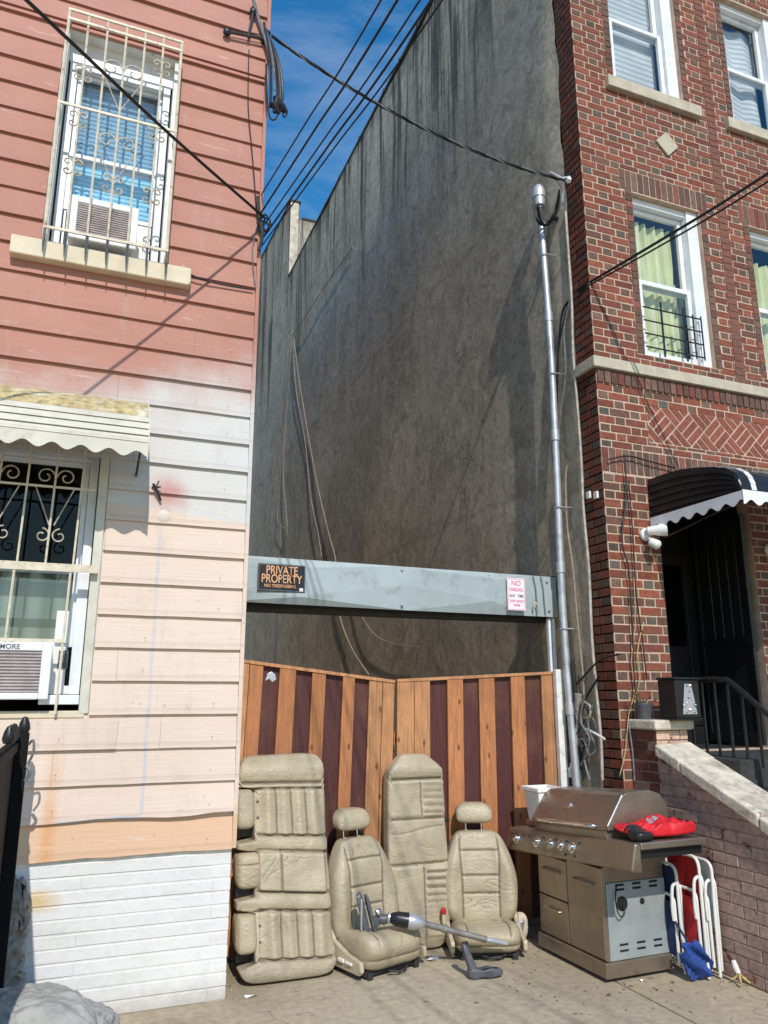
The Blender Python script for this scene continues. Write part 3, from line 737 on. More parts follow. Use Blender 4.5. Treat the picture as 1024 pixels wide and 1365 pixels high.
# ---- cream awning
def awning_profile_left():
    return [(0,3.325),(.09,3.297),(.18,3.253),(.25,3.203),(.29,3.165),(.315,3.13)]
AW = thing('awning', 'cream metal awning with louvered front, scalloped edge and mossy top over the lower window', 'awning', (-.6,F,3.0))
ax0,ax1 = -1.7,.272
b = MB()
pf = awning_profile_left()
for i in range(len(pf)-1):
    (a,za),(c,zc) = pf[i],pf[i+1]
    n=14
    for k in range(n):
        u0=ax0+(ax1-ax0)*k/n; u1=ax0+(ax1-ax0)*(k+1)/n
        b.add([(u0,F-a,za),(u1,F-a,za),(u1,F-c,zc),(u0,F-c,zc)],[(0,1,2,3)])
b.build('top_sheet', M['moss'], AW, smooth=True)
b = MB()
d0,z0_ = .310,3.140
for k in range(4):
    z1_ = z0_-.050; dd = d0+.036-.004*k
    b.hexa([(ax0,F-dd,z1_),(ax1,F-dd,z1_),(ax1,F-dd+.006,z1_),(ax0,F-dd+.006,z1_),(ax0,F-d0+.012,z0_+.01),(ax1,F-d0+.012,z0_+.01),(ax1,F-d0+.018,z0_+.01),(ax0,F-d0+.018,z0_+.01)])
    d0 = dd-.008; z0_ = z1_+.004
b.split('slat', M['awning_cream'], AW)
VY = F-d0+.0; VZ = z0_
def valance(b, p0, p1, z1, z0, amp, per, th=.004, phase=0):
    p0=Vector(p0); p1=Vector(p1); L=(p1-p0).length; n=int(L/per*10)
    nrm = Vector((p1-p0).cross(Vector((0,0,1)))).normalized()*th
    for i in range(n):
        t0,t1=i/n,(i+1)/n; a=p0.lerp(p1,t0); c=p0.lerp(p1,t1)
        def bot(t): return amp*(.5-.5*cos(2*pi*(t*L/per+phase)))
        b.add([(a.x,a.y,a.z+z0+bot(t0)),(c.x,c.y,c.z+z0+bot(t1)),(c.x,c.y,c.z+z1),(a.x,a.y,a.z+z1)],[(0,1,2,3)])
        q0=a+nrm;q1=c+nrm
        b.add([(q0.x,q0.y,q0.z+z0+bot(t0)),(q1.x,q1.y,q1.z+z0+bot(t1)),(q1.x,q1.y,q1.z+z1),(q0.x,q0.y,q0.z+z1)],[(3,2,1,0)])
        b.add([(a.x,a.y,a.z+z0+bot(t0)),(c.x,c.y,c.z+z0+bot(t1)),(q1.x,q1.y,q1.z+z0+bot(t1)),(q0.x,q0.y,q0.z+z0+bot(t0))],[(0,1,2,3)])
b = MB(); valance(b,(ax0,VY,0),(ax1,VY,0),VZ+.015,VZ-.092,.035,.142); b.build('valance', M['awning_cream'], AW)
b = MB()
poly = [(ax1,F-a,z) for a,z in pf]+[(ax1,VY,VZ+.05),(ax1,VY,VZ-.10),(ax1,VY+.05,VZ-.07),(ax1,VY+.13,VZ+.03),(ax1,F-.12,VZ+.16),(ax1,F,VZ+.26)]
b.prism(poly,(.006,0,0)); b.build('end_panel', M['awning_cream'], AW)
b = MB(); b.tube([(ax1-.03,VY+.01,VZ),(ax1-.03,F-.01,2.86)],.007,6); b.tube([(-.62,VY+.01,VZ),(-.62,F-.01,2.86)],.007,6); b.split('brace', M['black_iron'], AW, smooth=True)
# ---- little fixtures on the pink wall
t = thing('wall_bracket', 'small rusty broken light bracket on the red sprayed patch of the peach wall', 'bracket', (.37,F,2.75))
b = MB(); b.tube(crom([(.345,F-.02,2.82),(.352,F-.045,2.80),(.372,F-.04,2.765),(.392,F-.03,2.72)],6),.008,6); b.tube([(.335,F-.03,2.795),(.385,F-.05,2.80)],.005,5); b.tube([(.36,F-.03,2.80),(.372,F-.055,2.835)],.004,5); b.build('hook', M['frame_iron'], t, smooth=True)
b = MB(); b.lathe((.418,F-.016,2.63),(0,-1,0),[(0,.036),(.006,.036),(.009,.03),(.0095,0)],20); o=b.build('cover_plate', M['plate_cream'], None, smooth=True, world=False)
tag(o,'round cream blank cover plate at the top of the blue spray line','cover plate')
# ================================================================== BRICK HOUSE
BH = thing('brick_house', 'red brick rowhouse with white windows, stone belt and grey stucco alley wall', 'house', (6,F+4,0))
BR = 7.6; TOP = 10.4
W2 = (4.135,4.885,4.315,5.835); W1 = (4.045,4.835,6.955,8.55); W4 = (5.47,6.22,4.315,5.835); W3 = (5.45,6.20,6.95,8.45)
DR = (4.125,5.075,1.20,3.16)
fnF = lambda u,z,d:(u,F-d,z)
def red(t):
    k = R.random()
    if t=='h':
        v = R.uniform(.75,1.25); base = (.145,.088,.064) if k<.68 else ((.20,.068,.044) if k<.92 else (.095,.080,.066))
    else:
        v = R.uniform(.75,1.22); base = (.222,.068,.041) if k<.7 else ((.18,.056,.037) if k<.88 else (.168,.08,.055))
    return tuple(c*v for c in base)
def brown(t=None):
    v = R.uniform(.7,1.25); base = (.15,.085,.064) if R.random()<.75 else (.21,.075,.055)
    return tuple(c*v for c in base)
LIN2 = (4.01,4.98,5.845,6.045); LIN4 = (5.36,6.4,5.845,6.045)
SOL = (3.63,BR,3.995,4.108); SOD = (3.63,4.12,3.265,3.465); SOD2=(4.12,BR,3.27,3.465)
BELT = (3.5,BR,4.108,4.204); HER = (4.10,5.75,3.56,3.868)
def mg(h,m): return (h[0]-m,h[1]+m,h[2],h[3])
holes = [W1,W2,W3,W4,DR]
b = MB(); wall_holes(b, WX,BR,-.02,TOP, holes, fnF, .12); b.build('mortar_wall', M['mortar'], BH)
ex = [mg(W1,.075),mg(W2,.075),mg(W3,.075),mg(W4,.075),DR,LIN2,LIN4,SOL,SOD,SOD2,BELT,HER,(5.10,5.215,4.212,TOP)]
b = MB()
brick_rows(b, fnF, WX+.004,BR, .01, TOP, red, holes=ex, bond='flem', d=.0035, joint=.0115)
# dark brick margins and stack strip
def stack(x0,x1,z0,z1,course=.0677,col=brown):
    z=z0; k=0
    while z<z1-.03:
        e=lambda:R.uniform(-.0015,.0015); d=.007+e()
        c=col(); a0,a1=x0+.004+e(),x1-.004+e(); q0,q1=z+.005,z+course-.005
        b.add([(a0,F-0,q0),(a1,F-0,q0),(a1,F-0,q1),(a0,F-0,q1),(a0,F-d,q0),(a1,F-d,q0),(a1,F-d,q1),(a0,F-d,q1)],[(4,5,6,7),(0,1,5,4),(1,2,6,5),(2,3,7,6),(3,0,4,7)],c)
        z+=course; k+=1
for w in (W1,W2,W3,W4):
    stack(w[0]-.075,w[0],w[2],w[3]); stack(w[1],w[1]+.075,w[2],w[3])
stack(5.10,5.215,4.22,TOP, col=lambda:tuple(c*R.uniform(.9,1.08) for c in (.20,.085,.060)))
def soldier(x0,x1,z0,z1,w=.0655,proud=.0045,rows=1):
    hh=(z1-z0)/rows
    for r in range(rows):
        x=x0
        while x<x1-.03:
            e=lambda:R.uniform(-.0015,.0015); d=proud+e(); c=brown()
            a0,a1=x+.005+e(),min(x+w,x1)-.005+e(); q0,q1=z0+hh*r+.005,z0+hh*(r+1)-.005
            b.add([(a0,F,q0),(a1,F,q0),(a1,F,q1),(a0,F,q1),(a0,F-d,q0),(a1,F-d,q0),(a1,F-d,q1),(a0,F-d,q1)],[(4,5,6,7),(0,1,5,4),(1,2,6,5),(2,3,7,6),(3,0,4,7)],c)
            x+=w
soldier(*LIN2); soldier(*LIN4); soldier(SOL[0],SOL[1],SOL[2],SOL[3],.0655,.018); soldier(*SOD,.0655,.0045); soldier(*SOD2,.0655,.0045)
# basket-weave diagonal panel, clipped to its band
def clip(poly, ax, lim, keep_less):
    out=[]
    for i in range(len(poly)):
        p,q=poly[i],poly[(i+1)%len(poly)]
        ip=(p[ax]<=lim) if keep_less else (p[ax]>=lim); iq=(q[ax]<=lim) if keep_less else (q[ax]>=lim)
        if ip: out.append(p)
        if ip!=iq:
            t=(lim-p[ax])/(q[ax]-p[ax]); out.append((p[0]+(q[0]-p[0])*t,p[1]+(q[1]-p[1])*t))
    return out
s_=.203; zc=(HER[2]+HER[3])/2
for i in range(-12,14):
    for j in range(-14,12):
        for k in range(3):
            m_=.0075; t0=k*s_/3
            if (i+j)%2==0: aa=(i*s_+m_,(i+1)*s_-m_); bb=(j*s_+t0+m_,j*s_+t0+s_/3-m_)
            else: bb=(j*s_+m_,(j+1)*s_-m_); aa=(i*s_+t0+m_,i*s_+t0+s_/3-m_)
            pl=[((p-q)/sqrt(2)+4.245,(p+q-s_)/sqrt(2)+zc) for p,q in ((aa[0],bb[0]),(aa[1],bb[0]),(aa[1],bb[1]),(aa[0],bb[1]))]
            for (ax,lim,kl) in ((0,HER[0]+.004,False),(0,HER[1],True),(1,HER[2]+.004,False),(1,HER[3]-.004,True)):
                pl=clip(pl,ax,lim,kl)
                if len(pl)<3: break
            if len(pl)<3: continue
            ar=abs(sum(pl[q][0]*pl[(q+1)%len(pl)][1]-pl[(q+1)%len(pl)][0]*pl[q][1] for q in range(len(pl))))/2
            if ar<.0003: continue
            k_=R.uniform(.85,1.15); c=tuple(v*k_ for v in (.24,.075,.050))
            b.prism([(x,F-.0005,z) for x,z in pl],(0,-.0035+R.uniform(-.0008,.0008),0),c)
# alley return of the facade brick, its shade painted in as darker brick
brick_rows(b, lambda u,z,d:(WX-d,F+u,z), -.004,.235,.01,TOP, lambda t:tuple(c*.72 for c in red(t)), bond='flem', d=.006)
b.build('brickwork', M['brick'], BH)
# stone belt, sills, diamond
b = MB(); b.box(3.585,BR,F-.045,F-.002,4.1105,4.2015); b.box(3.585,WX-.008,F-.0019,F+.21,4.1105,4.2015); b.build('stone_belt', M['stone'], BH, bevel=.006)
b = MB(); b.box(W1[0]-.10,W1[1]+.17,F-.05,F+.1,W1[2]-.115,W1[2]-.002); b.build('sill', M['stone'], BH, bevel=.006)
b = MB(); b.box(W3[0]-.12,W3[1]+.12,F-.05,F+.1,W3[2]-.115,W3[2]-.002); b.build('sill', M['stone'], BH, bevel=.006)
b = MB(); q=.125; b.prism([(4.575-q,F-.004,6.44),(4.575,F-.004,6.44-q),(4.575+q,F-.004,6.44),(4.575,F-.004,6.44+q)],(0,-.018,0)); b.build('diamond_stone', M['stone'], BH, bevel=.003)
# stucco alley wall (its own slight waviness), coping and roof
b = MB(); ny,nz=130,70; Y0,Y1=F+.232,14.75
vs=[];fs=[]
for i in range(ny+1):
    for j in range(nz+1):
        y=Y0+(Y1-Y0)*i/ny; z=-.02+(TOP+.02)*j/nz
        wv=.010*sin(y*1.7+z*.9)+.008*sin(y*.6-z*1.3+1)+.005*sin(y*3.1+z*2.3)
        edge=ss(0,.15,y-Y0)
        vs.append((WX-.010-.012*edge-wv*edge,y+(.012*sin(z*5.1)+.008*sin(z*13)+.006*sin(z*29) if i==0 else 0),z))
for i in range(ny):
    for j in range(nz):
        a=i*(nz+1)+j; fs.append((a,a+1,a+nz+2,a+nz+1))
b.add(vs,fs)
b.build('stucco_wall', M['stucco'], BH, smooth=True, ang=180)
b = MB(); b.box(WX+.02,BR,14.76,14.9,0,TOP); b.box(BR,BR+.1,F,14.9,0,TOP); b.build('rear_wall', M['stucco'], BH)
b = MB(); b.box(WX-.045,WX+.2,F-.02,14.75,TOP+.001,TOP+.05)
y=5.2
while y<14.6: b.box(WX-.06,WX-.046,y,y+.05,TOP-.02,TOP+.04); y+=R.uniform(.5,1.1)
b.box(WX+.2,BR,F-.15,14.8,TOP+.005,TOP+.04); b.build('roof', M['slate'], BH)
# windows of the brick house
def dh(win, top_in, low_in, split, name_lo=None, sash_off=.0):
    x0,x1,z0,z1=win; fy=F+.055
    b=MB(); b.box(x0,x0+.05,fy,fy+.10,z0,z1); b.box(x1-.12,x1,fy-.02,fy+.10,z0,z1); b.box(x0+.05,x1-.12,fy,fy+.10,z1-.06,z1); b.box(x0+.05,x1-.12,fy,fy+.10,z0,z0+.035)
    w=b.build('window', M['white_pvc'], BH, bevel=.005)
    a0,a1=x0+.053,x1-.123
    b=MB(); sash_rect(b,a0,a1,split-.02,z1-.065,fy+.055,fy+.09,.042); b.build('sash',M['white_pvc'],w,bevel=.004)
    b=MB(); sash_rect(b,a0,a1,z0+.037,split+.025,fy+.015,fy+.05,.042); b.build('sash',M['white_pvc'],w,bevel=.004)
    b=MB(); b.quad((a0+.03,fy+.07,split),(a1-.03,fy+.07,split),(a1-.03,fy+.07,z1-.09),(a0+.03,fy+.07,z1-.09)); b.build('pane',M['glass'],w)
    b=MB(); b.quad((a0+.03,fy+.03,z0+.06),(a1-.03,fy+.03,z0+.06),(a1-.03,fy+.03,split),(a0+.03,fy+.03,split)); b.build('pane',M['glass'],w)
    room(x0,x1,z0,z1,F+.18).build('interior_wall',M['room'],w)
    return w,a0,a1,fy
def drape(x0,x1,z0,z1,y,amp,per,ph=0):
    b=MB(); n=40
    vs=[];fs=[]
    for i in range(n+1):
        x=x0+(x1-x0)*i/n
        for j in range(9):
            z=z0+(z1-z0)*j/8; k=1-.35*sin(pi*j/8)
            vs.append((x+.012*sin(j*1.1+i*.5),y+amp*k*sin(2*pi*(x-x0)/per+ph+.3*j),z))
    for i in range(n):
        for j in range(8): fs.append((i*9+j,(i+1)*9+j,(i+1)*9+j+1,i*9+j+1))
    b.add(vs,fs); return b
w,a0,a1,fy=dh(W2,None,None,5.03)
drape(a0,a0+.50,4.2,5.70,fy+.14,.026,.095).build('curtain',M['curtain_lime'],w,smooth=True,ang=180)
drape(a0+.30,a1+.06,4.2,5.18,fy+.18,.028,.11,1).build('curtain',M['curtain_lime'],w,smooth=True,ang=180)
b=MB(); b.quad((a0,fy+.30,4.3),(a1,fy+.30,4.3),(a1,fy+.30,5.8),(a0,fy+.30,5.8)); b.build('shade',M['shade_grey'],w)
w,a0,a1,fy=dh(W1,None,None,7.72)
b=MB(); b.quad((a0,fy+.13,6.95),(a1,fy+.13,6.95),(a1,fy+.13,8.5),(a0,fy+.13,8.5)); b.build('blind',M['blind_white'],w)
w,a0,a1,fy=dh(W4,None,None,5.03)
drape(a0,a1,4.2,5.62,fy+.16,.028,.1).build('curtain',M['curtain_lime'],w,smooth=True,ang=180)
w,a0,a1,fy=dh(W3,None,None,7.66)
drape(a0,a1,6.9,8.35,fy+.15,.02,.3).build('curtain',M['blind_white'],w,smooth=True,ang=180)
# window guard in the middle window
t=thing('window_guard','black child guard bars in the lower half of the window with lime curtains','window guard',(4.5,F,4.34))
b=MB(); gx0,gx1=W2[0]+.03,W2[1]-.10
for z in (4.40,4.52,4.64,4.76): b.tube([(gx0,F+.012,z),(gx1,F+.012,z)],.0065,6)
b.split('rail',M['black_iron'],t,smooth=True)
b=MB()
for x in (gx0+.18,gx0+.42): b.box(x-.009,x+.009,F-.002,F+.004,4.33,4.83)
for x in (gx1-.01,gx1-.10): b.box(x-.006,x+.006,F-.002,F+.004,4.37,4.78)
b.split('post',M['black_iron'],t)
# doorway
b=MB(); x0,x1,z0,z1=DR; y2=F+.62
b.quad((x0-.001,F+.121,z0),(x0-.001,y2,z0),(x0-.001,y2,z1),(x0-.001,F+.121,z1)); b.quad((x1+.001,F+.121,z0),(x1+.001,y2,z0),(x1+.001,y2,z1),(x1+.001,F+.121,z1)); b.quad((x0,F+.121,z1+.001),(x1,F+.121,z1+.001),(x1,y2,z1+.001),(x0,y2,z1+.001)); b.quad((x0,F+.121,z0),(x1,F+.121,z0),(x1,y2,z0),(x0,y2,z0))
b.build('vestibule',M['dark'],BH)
b=MB(); b.box(x0,x1,y2+.001,y2+.05,z0,z1); sash_rect(b,x0+.08,x1-.08,z0+.15,z1-.35,y2-.012,y2,.10)
d=b.build('door',M['black_iron'],BH,bevel=.004)
b=MB(); b.quad((x0+.2,y2-.004,2.0),(x1-.2,y2-.004,2.0),(x1-.2,y2-.004,2.7),(x0+.2,y2-.004,2.7)); b.build('pane',M['glass_dark'],d)
b=MB(); b.lathe((x0+.14,y2-.012,2.05),(0,-1,0),[(0,.012),(.03,.012),(.035,.028),(.055,.03),(.065,.018),(.066,0)],14); b.build('knob',M['chrome'],d,smooth=True)
t=thing('storm_door','open black iron security door folded against the right side of the dark doorway','door',(5.02,F-.05,1.2))
b=MB()
DO=.52
for k in range(2): b.box(4.985,5.015,F-.50+DO+.52*k,F-.47+DO+.52*k,1.22,3.05)
b.box(4.985,5.015,F-.469+DO,F+.019+DO,3.02,3.05); b.box(4.985,5.015,F-.469+DO,F+.019+DO,2.0,2.05); b.box(4.985,5.015,F-.469+DO,F+.019+DO,1.22,1.30)
b.build('frame',M['black_iron'],t,bevel=.004)
b=MB()
for k in range(4): b.tube([(5.0,F-.40+DO+.1*k,2.06),(5.0,F-.40+DO+.1*k,3.01)],.006,6)
for k in range(3): b.tube([(5.0,F-.47+DO,2.3+.22*k),(5.0,F+.02+DO,2.3+.22*k)],.005,6)
b.split('bar',M['black_iron'],t,smooth=True)
b=MB(); b.box(4.995,5.005,F-.468+DO,F+.018+DO,1.301,1.999); b.build('kick_panel',M['black_iron'],t)
# ---- black awning over the stoop
AB=thing('awning','black metal door awning with white stripes and white scalloped edge over the stoop','awning',(4.7,F-.4,3.0))
cx0,cx1=4.05,5.75; dep=.90
pf=[]
pf=[(0,3.238),(.18,3.236),(.36,3.225),(.54,3.19),(.68,3.155),(.78,3.115),(.85,3.07),(.885,3.02),(.90,2.97),(.905,2.925)]
b=MB(); bs=MB()
cuts=[cx0,cx0+.075]
while cuts[-1]<cx1-.4: cuts+= [cuts[-1]+.055,cuts[-1]+.055+.14,cuts[-1]+.055+.30]
n=len(cuts)-1
for k in range(n):
    u0,u1=cuts[k],cuts[k+1]
    st_=(k%3==1); tgt = bs if st_ else b
    rib=.010 if st_ else 0
    if st_: u0+=.006; u1-=.006
    for i in range(len(pf)-1):
        (a,za),(c,zc_)=pf[i],pf[i+1]
        up=.004 if tgt is bs else 0
        tgt.add([(u0,F-a,za+rib+up),(u1,F-a,za+rib+up),(u1,F-c-up,zc_+rib+up),(u0,F-c-up,zc_+rib+up),
                 (u0,F-a,za+rib-.006),(u1,F-a,za+rib-.006),(u1,F-c,zc_+rib-.006),(u0,F-c,zc_+rib-.006)],[(0,1,2,3),(7,6,5,4),(0,3,7,4),(1,5,6,2)])
    if tgt is bs:
        for i in range(len(pf)-1):
            (a,za),(c,zc_)=pf[i],pf[i+1]
            b.add([(u0-.006,F-a,za+.003),(u1+.006,F-a,za+.003),(u1+.006,F-c,zc_+.003),(u0-.006,F-c,zc_+.003)],[(0,1,2,3)])
b.build('canopy',M['awning_black'],AB); bs.split('stripe',M['awning_white'],AB)
b=MB()
zb=lambda a: 2.905-.0*a+.02*a
N=9
for r in range(6):
    f0,f1=r/6,(r+1)/6
    for i in range(len(pf)-1):
        (a,za),(c,zc_)=pf[i],pf[i+1]
        la,lc=2.90,2.90
        q=lambda bot,top,f: bot+(top-.004-bot)*f
        off=.010
        b.add([(cx0-off,F-a,q(la,za,f0)),(cx0-off,F-c,q(lc,zc_,f0)),(cx0,F-c,q(lc,zc_,f1)),(cx0,F-a,q(la,za,f1)),(cx0,F-c,q(lc,zc_,f0)),(cx0,F-a,q(la,za,f0))],[(0,1,2,3),(0,1,4,5)])
b.build('end_panel',M['awning_black'],AB)
zf=pf[-1][1]
b=MB(); valance(b,(cx0-.016,F-.02,0),(cx0-.016,F-dep-.012,0),2.925,2.83,.035,.135); valance(b,(cx0-.016,F-dep-.014,0),(cx1,F-dep-.014,0),max(2.93,zf-.0),2.83,.035,.135)
b.build('valance',M['awning_white'],AB)
b=MB(); b.box(cx0+.01,cx1,F-dep-.004,F-dep+.02,2.86,zf+.004); b.tube([(cx0+.04,F-dep+.02,2.88),(cx0+.04,F-.02,2.75)],.009,6); b.build('frame',M['awning_black'],AB)
# ---- flood lights
def flood(label,x,z,s=1):
    t=thing('floodlight',label,'floodlight',(x,F,z))
    b=MB(); b.lathe((x,F-.008,z),(0,-1,0),[(0,.05),(.02,.05),(.03,.04),(.031,0)],16); b.build('base_plate',M['plastic_white'],t,smooth=True)
    b=MB()
    p=Vector((x+.03,F-.10,z+.02)); ax=Vector((.75,-.62,.02)).normalized()
    b.lathe(p-ax*.07,ax,[(0,.02),(.01,.032),(.06,.036),(.10,.045),(.15,.05),(.151,.045),(.14,.04),(.141,0)],18)
    b.tube([(x,F-.03,z),(x+.01,F-.07,z+.015),tuple(p-ax*.03)],.012,8)
    b.build('lamp_head',M['plastic_white'],t,smooth=True)
    b=MB(); p2=Vector((x,F-.09,z-.075)); ax2=Vector((.5,-.6,-.5)).normalized()
    b.lathe(p2-ax2*.03,ax2,[(0,.015),(.01,.03),(.05,.036),(.075,.036),(.09,.02),(.092,0)],16); b.tube([(x,F-.03,z-.01),(x,F-.06,z-.04),tuple(p2-ax2*.01)],.011,8)
    b.build('sensor_head',M['plastic_white'],t,smooth=True)
    return t
flood('white twin floodlight on the brick pier left of the dark doorway',3.975,2.79)
flood('white round floodlight at the right edge on the pier right of the dark doorway',5.235,2.76)
# ================================================================== REAR NEIGHBOUR (taller, behind along the alley)
RH=thing('rear_building','taller grey stucco building rising behind the brick house at the end of the alley','building',(6,18,0))
b=MB(); b.box(WX-.01,8.2,14.80,30,0,11.95); b.build('wall',M['stucco'],RH)
b=MB(); b.prism([(WX-.011,14.79,12.33),(WX-.011,19,12.75),(WX-.011,30,12.8),(WX-.011,30,11.94),(WX-.011,14.79,11.94)],(.20,0,0)); b.build('parapet',M['stucco'],RH)
b=MB(); b.box(WX-.014,WX+.17,14.775,14.789,9.0,12.32); b.build('corner_strip',M['cap_stone'],RH,bevel=.004)
b=MB(); b.box(WX-.03,WX+.22,19.001,30,12.801,12.84); b.prism([(WX-.03,14.76,12.335),(WX-.03,19,12.756),(WX-.03,19,12.80),(WX-.03,14.76,12.38)],(.25,0,0)); b.box(WX+.25,8.2,14.78,30,11.951,12.0); b.build('coping',M['slate'],RH)
# ================================================================== GATE FRAME
GY=5.2
GF=thing('gate_header','pale blue grey sheet metal header beam spanning the alley between the two houses','header beam',(2.3,GY,2.2))
b=MB()
def bp(px,py,y=GY): v=at(px,py,Y=y); return (v.x,v.y,v.z)
xl,xr=.935,3.548; zt,zbm=2.535,2.205
# crumpled sheet: ridges pushed 1-3 cm in and out
P={ 'tl':(xl,GY,zt),'tm':(2.2,GY-.004,zt-.008),'tr':(3.25,GY,zt-.012),'tr2':(xr,GY+.004,zt-.012),
    'ml':(xl,GY-.012,2.30),'a':(1.42,GY-.030,2.262),'m':(2.22,GY-.004,2.395),'c':(2.95,GY-.030,2.30),'n':(3.25,GY-.006,2.37),'mr2':(xr,GY,2.37),
    'u':(1.50,GY-.022,2.475),'v':(3.00,GY-.022,2.47),
    'bl':(xl,GY,zbm+.01),'bm':(2.25,GY+.012,zbm),'br':(3.25,GY+.0,zbm-.004),'br2':(xr,GY+.004,zbm-.004)}
F_=[('tl','u','ml'),('tl','tm','u'),('tm','v','m'),('u','m','tm'),('ml','u','a'),('u','m','a'),('tm','tr','v'),('v','tr','n'),('v','n','c'),('m','v','c'),('ml','a','bl'),('a','bm','bl'),('a','m','bm'),('m','c','bm'),('c','br','bm'),('c','n','br'),('tr','tr2','n'),('n','tr2','mr2'),('n','mr2','br2'),('n','br2','br')]
for f in F_: b.add([P[k] for k in f],[(0,1,2)])
b.build('face_sheet',M['beam'],GF)
b=MB(); b.box(xl,xr,GY+.02,GY+.13,zbm+.02,zt-.014); b.box(xl,xr,GY+.004,GY+.13,zt-.012,zt-.006); b.build('core',M['frame_iron'],GF)
b=MB()
for (x,z) in ((1.02,2.47),(1.02,2.27),(2.2,2.50),(2.2,2.24),(2.93,2.505),(3.46,2.48),(3.47,2.25)): b.lathe((x,GY-.006,z),(0,-1,0),[(0,.012),(.005,.011),(.010,.006),(.0105,0)],8)
b.split('bolt',M['galv'],GF,smooth=True)
b=MB(); b.box(xl,xr,GY+.131,GY+.24,2.17,2.40); b.build('inner_beam',M['frame_iron'],GF)
b=MB(); b.box(xl,2.35,GY+.241,GY+.265,2.176,2.20); b.box(2.75,3.50,GY+.241,GY+.265,2.172,2.20); b.split('timber_strip',M['wood_pale'],GF)
b=MB(); b.box(3.478,3.498,GY+.03,GY+.06,1.2,2.19); b.box(3.512,3.532,GY+.02,GY+.05,1.2,2.19); b.split('side_rail',M['white_pvc'],GF)
# wires stuck to the right end of the beam
t=thing('cable','short dark cable drooping over the right end of the metal beam','cable',(3.4,GY,2.3))
b=MB()
for (x,zz) in ((3.33,2.27),(3.40,2.21)): b.tube(crom([(x,GY-.012,2.52),(x+.015,GY-.018,2.42),(x+.02,GY-.016,2.32),(x+.03,GY-.012,zz)],8),.004,5)
b.split('strand',M['cable_grey'],t,smooth=True)
o=MB(); o.tube(crom([(3.31,GY-.025,2.245),(3.32,GY-.035,2.30),(3.345,GY-.035,2.28),(3.35,GY-.03,2.21)],8),.007,6); o=o.build('wire_clip',M['cable_white'],None,smooth=True,world=False); tag(o,'small pale curled wire end below the right corner of the header beam','wire')
# signs
def plate(name,label,x0,x1,z0,z1,m,yo=.034,tilt=0):
    t=thing(name,label,'sign',((x0+x1)/2,GY-yo,(z0+z1)/2))
    b=MB(); b.box(x0,x1,GY-yo,GY-yo+.003,z0,z1); b.build('panel',m,t,bevel=.002)
    return t
S1=plate('sign','black and orange PRIVATE PROPERTY sign at the left end of the metal beam',1.115,1.452,2.292,2.482,M['sign_black'])
cxs=1.2835
letters('lettering','PRIVATE',.082,(cxs,GY-.0355,2.437),M['sign_orange'],S1,.0006,sx=.74)
letters('lettering','PROPERTY',.082,(cxs,GY-.0355,2.377),M['sign_orange'],S1,.0006,sx=.74)
letters('lettering','NO TRESPASSING',.030,(cxs-.01,GY-.0355,2.329),M['sign_orange'],S1,.0003,sx=.95)
b=MB(); b.box(1.411,1.437,GY-.0352,GY-.0342,2.300,2.322); b.build('sticker',M['sign_white'],S1)
b=MB(); sash_rect(b,1.119,1.448,2.296,2.478,GY-.0352,GY-.0342,.004); b.build('border',M['sign_grey'],S1)
S2=plate('sign','white sign with pink NO PARKING lettering at the right end of the metal beam',3.072,3.232,2.235,2.488,M['sign_white'],.040)
cxs=3.152
letters('lettering','NO',.055,(cxs,GY-.0415,2.445),M['sign_pink'],S2,.0003)
letters('lettering','PARKING',.040,(cxs,GY-.0415,2.396),M['sign_pink'],S2,.0003,sx=.72)
letters('lettering','ANY  TIME',.032,(cxs,GY-.0415,2.347),M['sign_grey'],S2,.0003,sx=.85)
letters('lettering','TOW AWAY',.027,(cxs,GY-.0415,2.306),M['sign_pink'],S2,.0005,sx=.85)
letters('lettering','ZONE',.024,(cxs,GY-.0415,2.275),M['sign_pink'],S2,.0005,sx=.85)
b=MB(); sash_rect(b,3.078,3.226,2.241,2.482,GY-.0412,GY-.0402,.003); b.build('border',M['sign_pink'],S2)
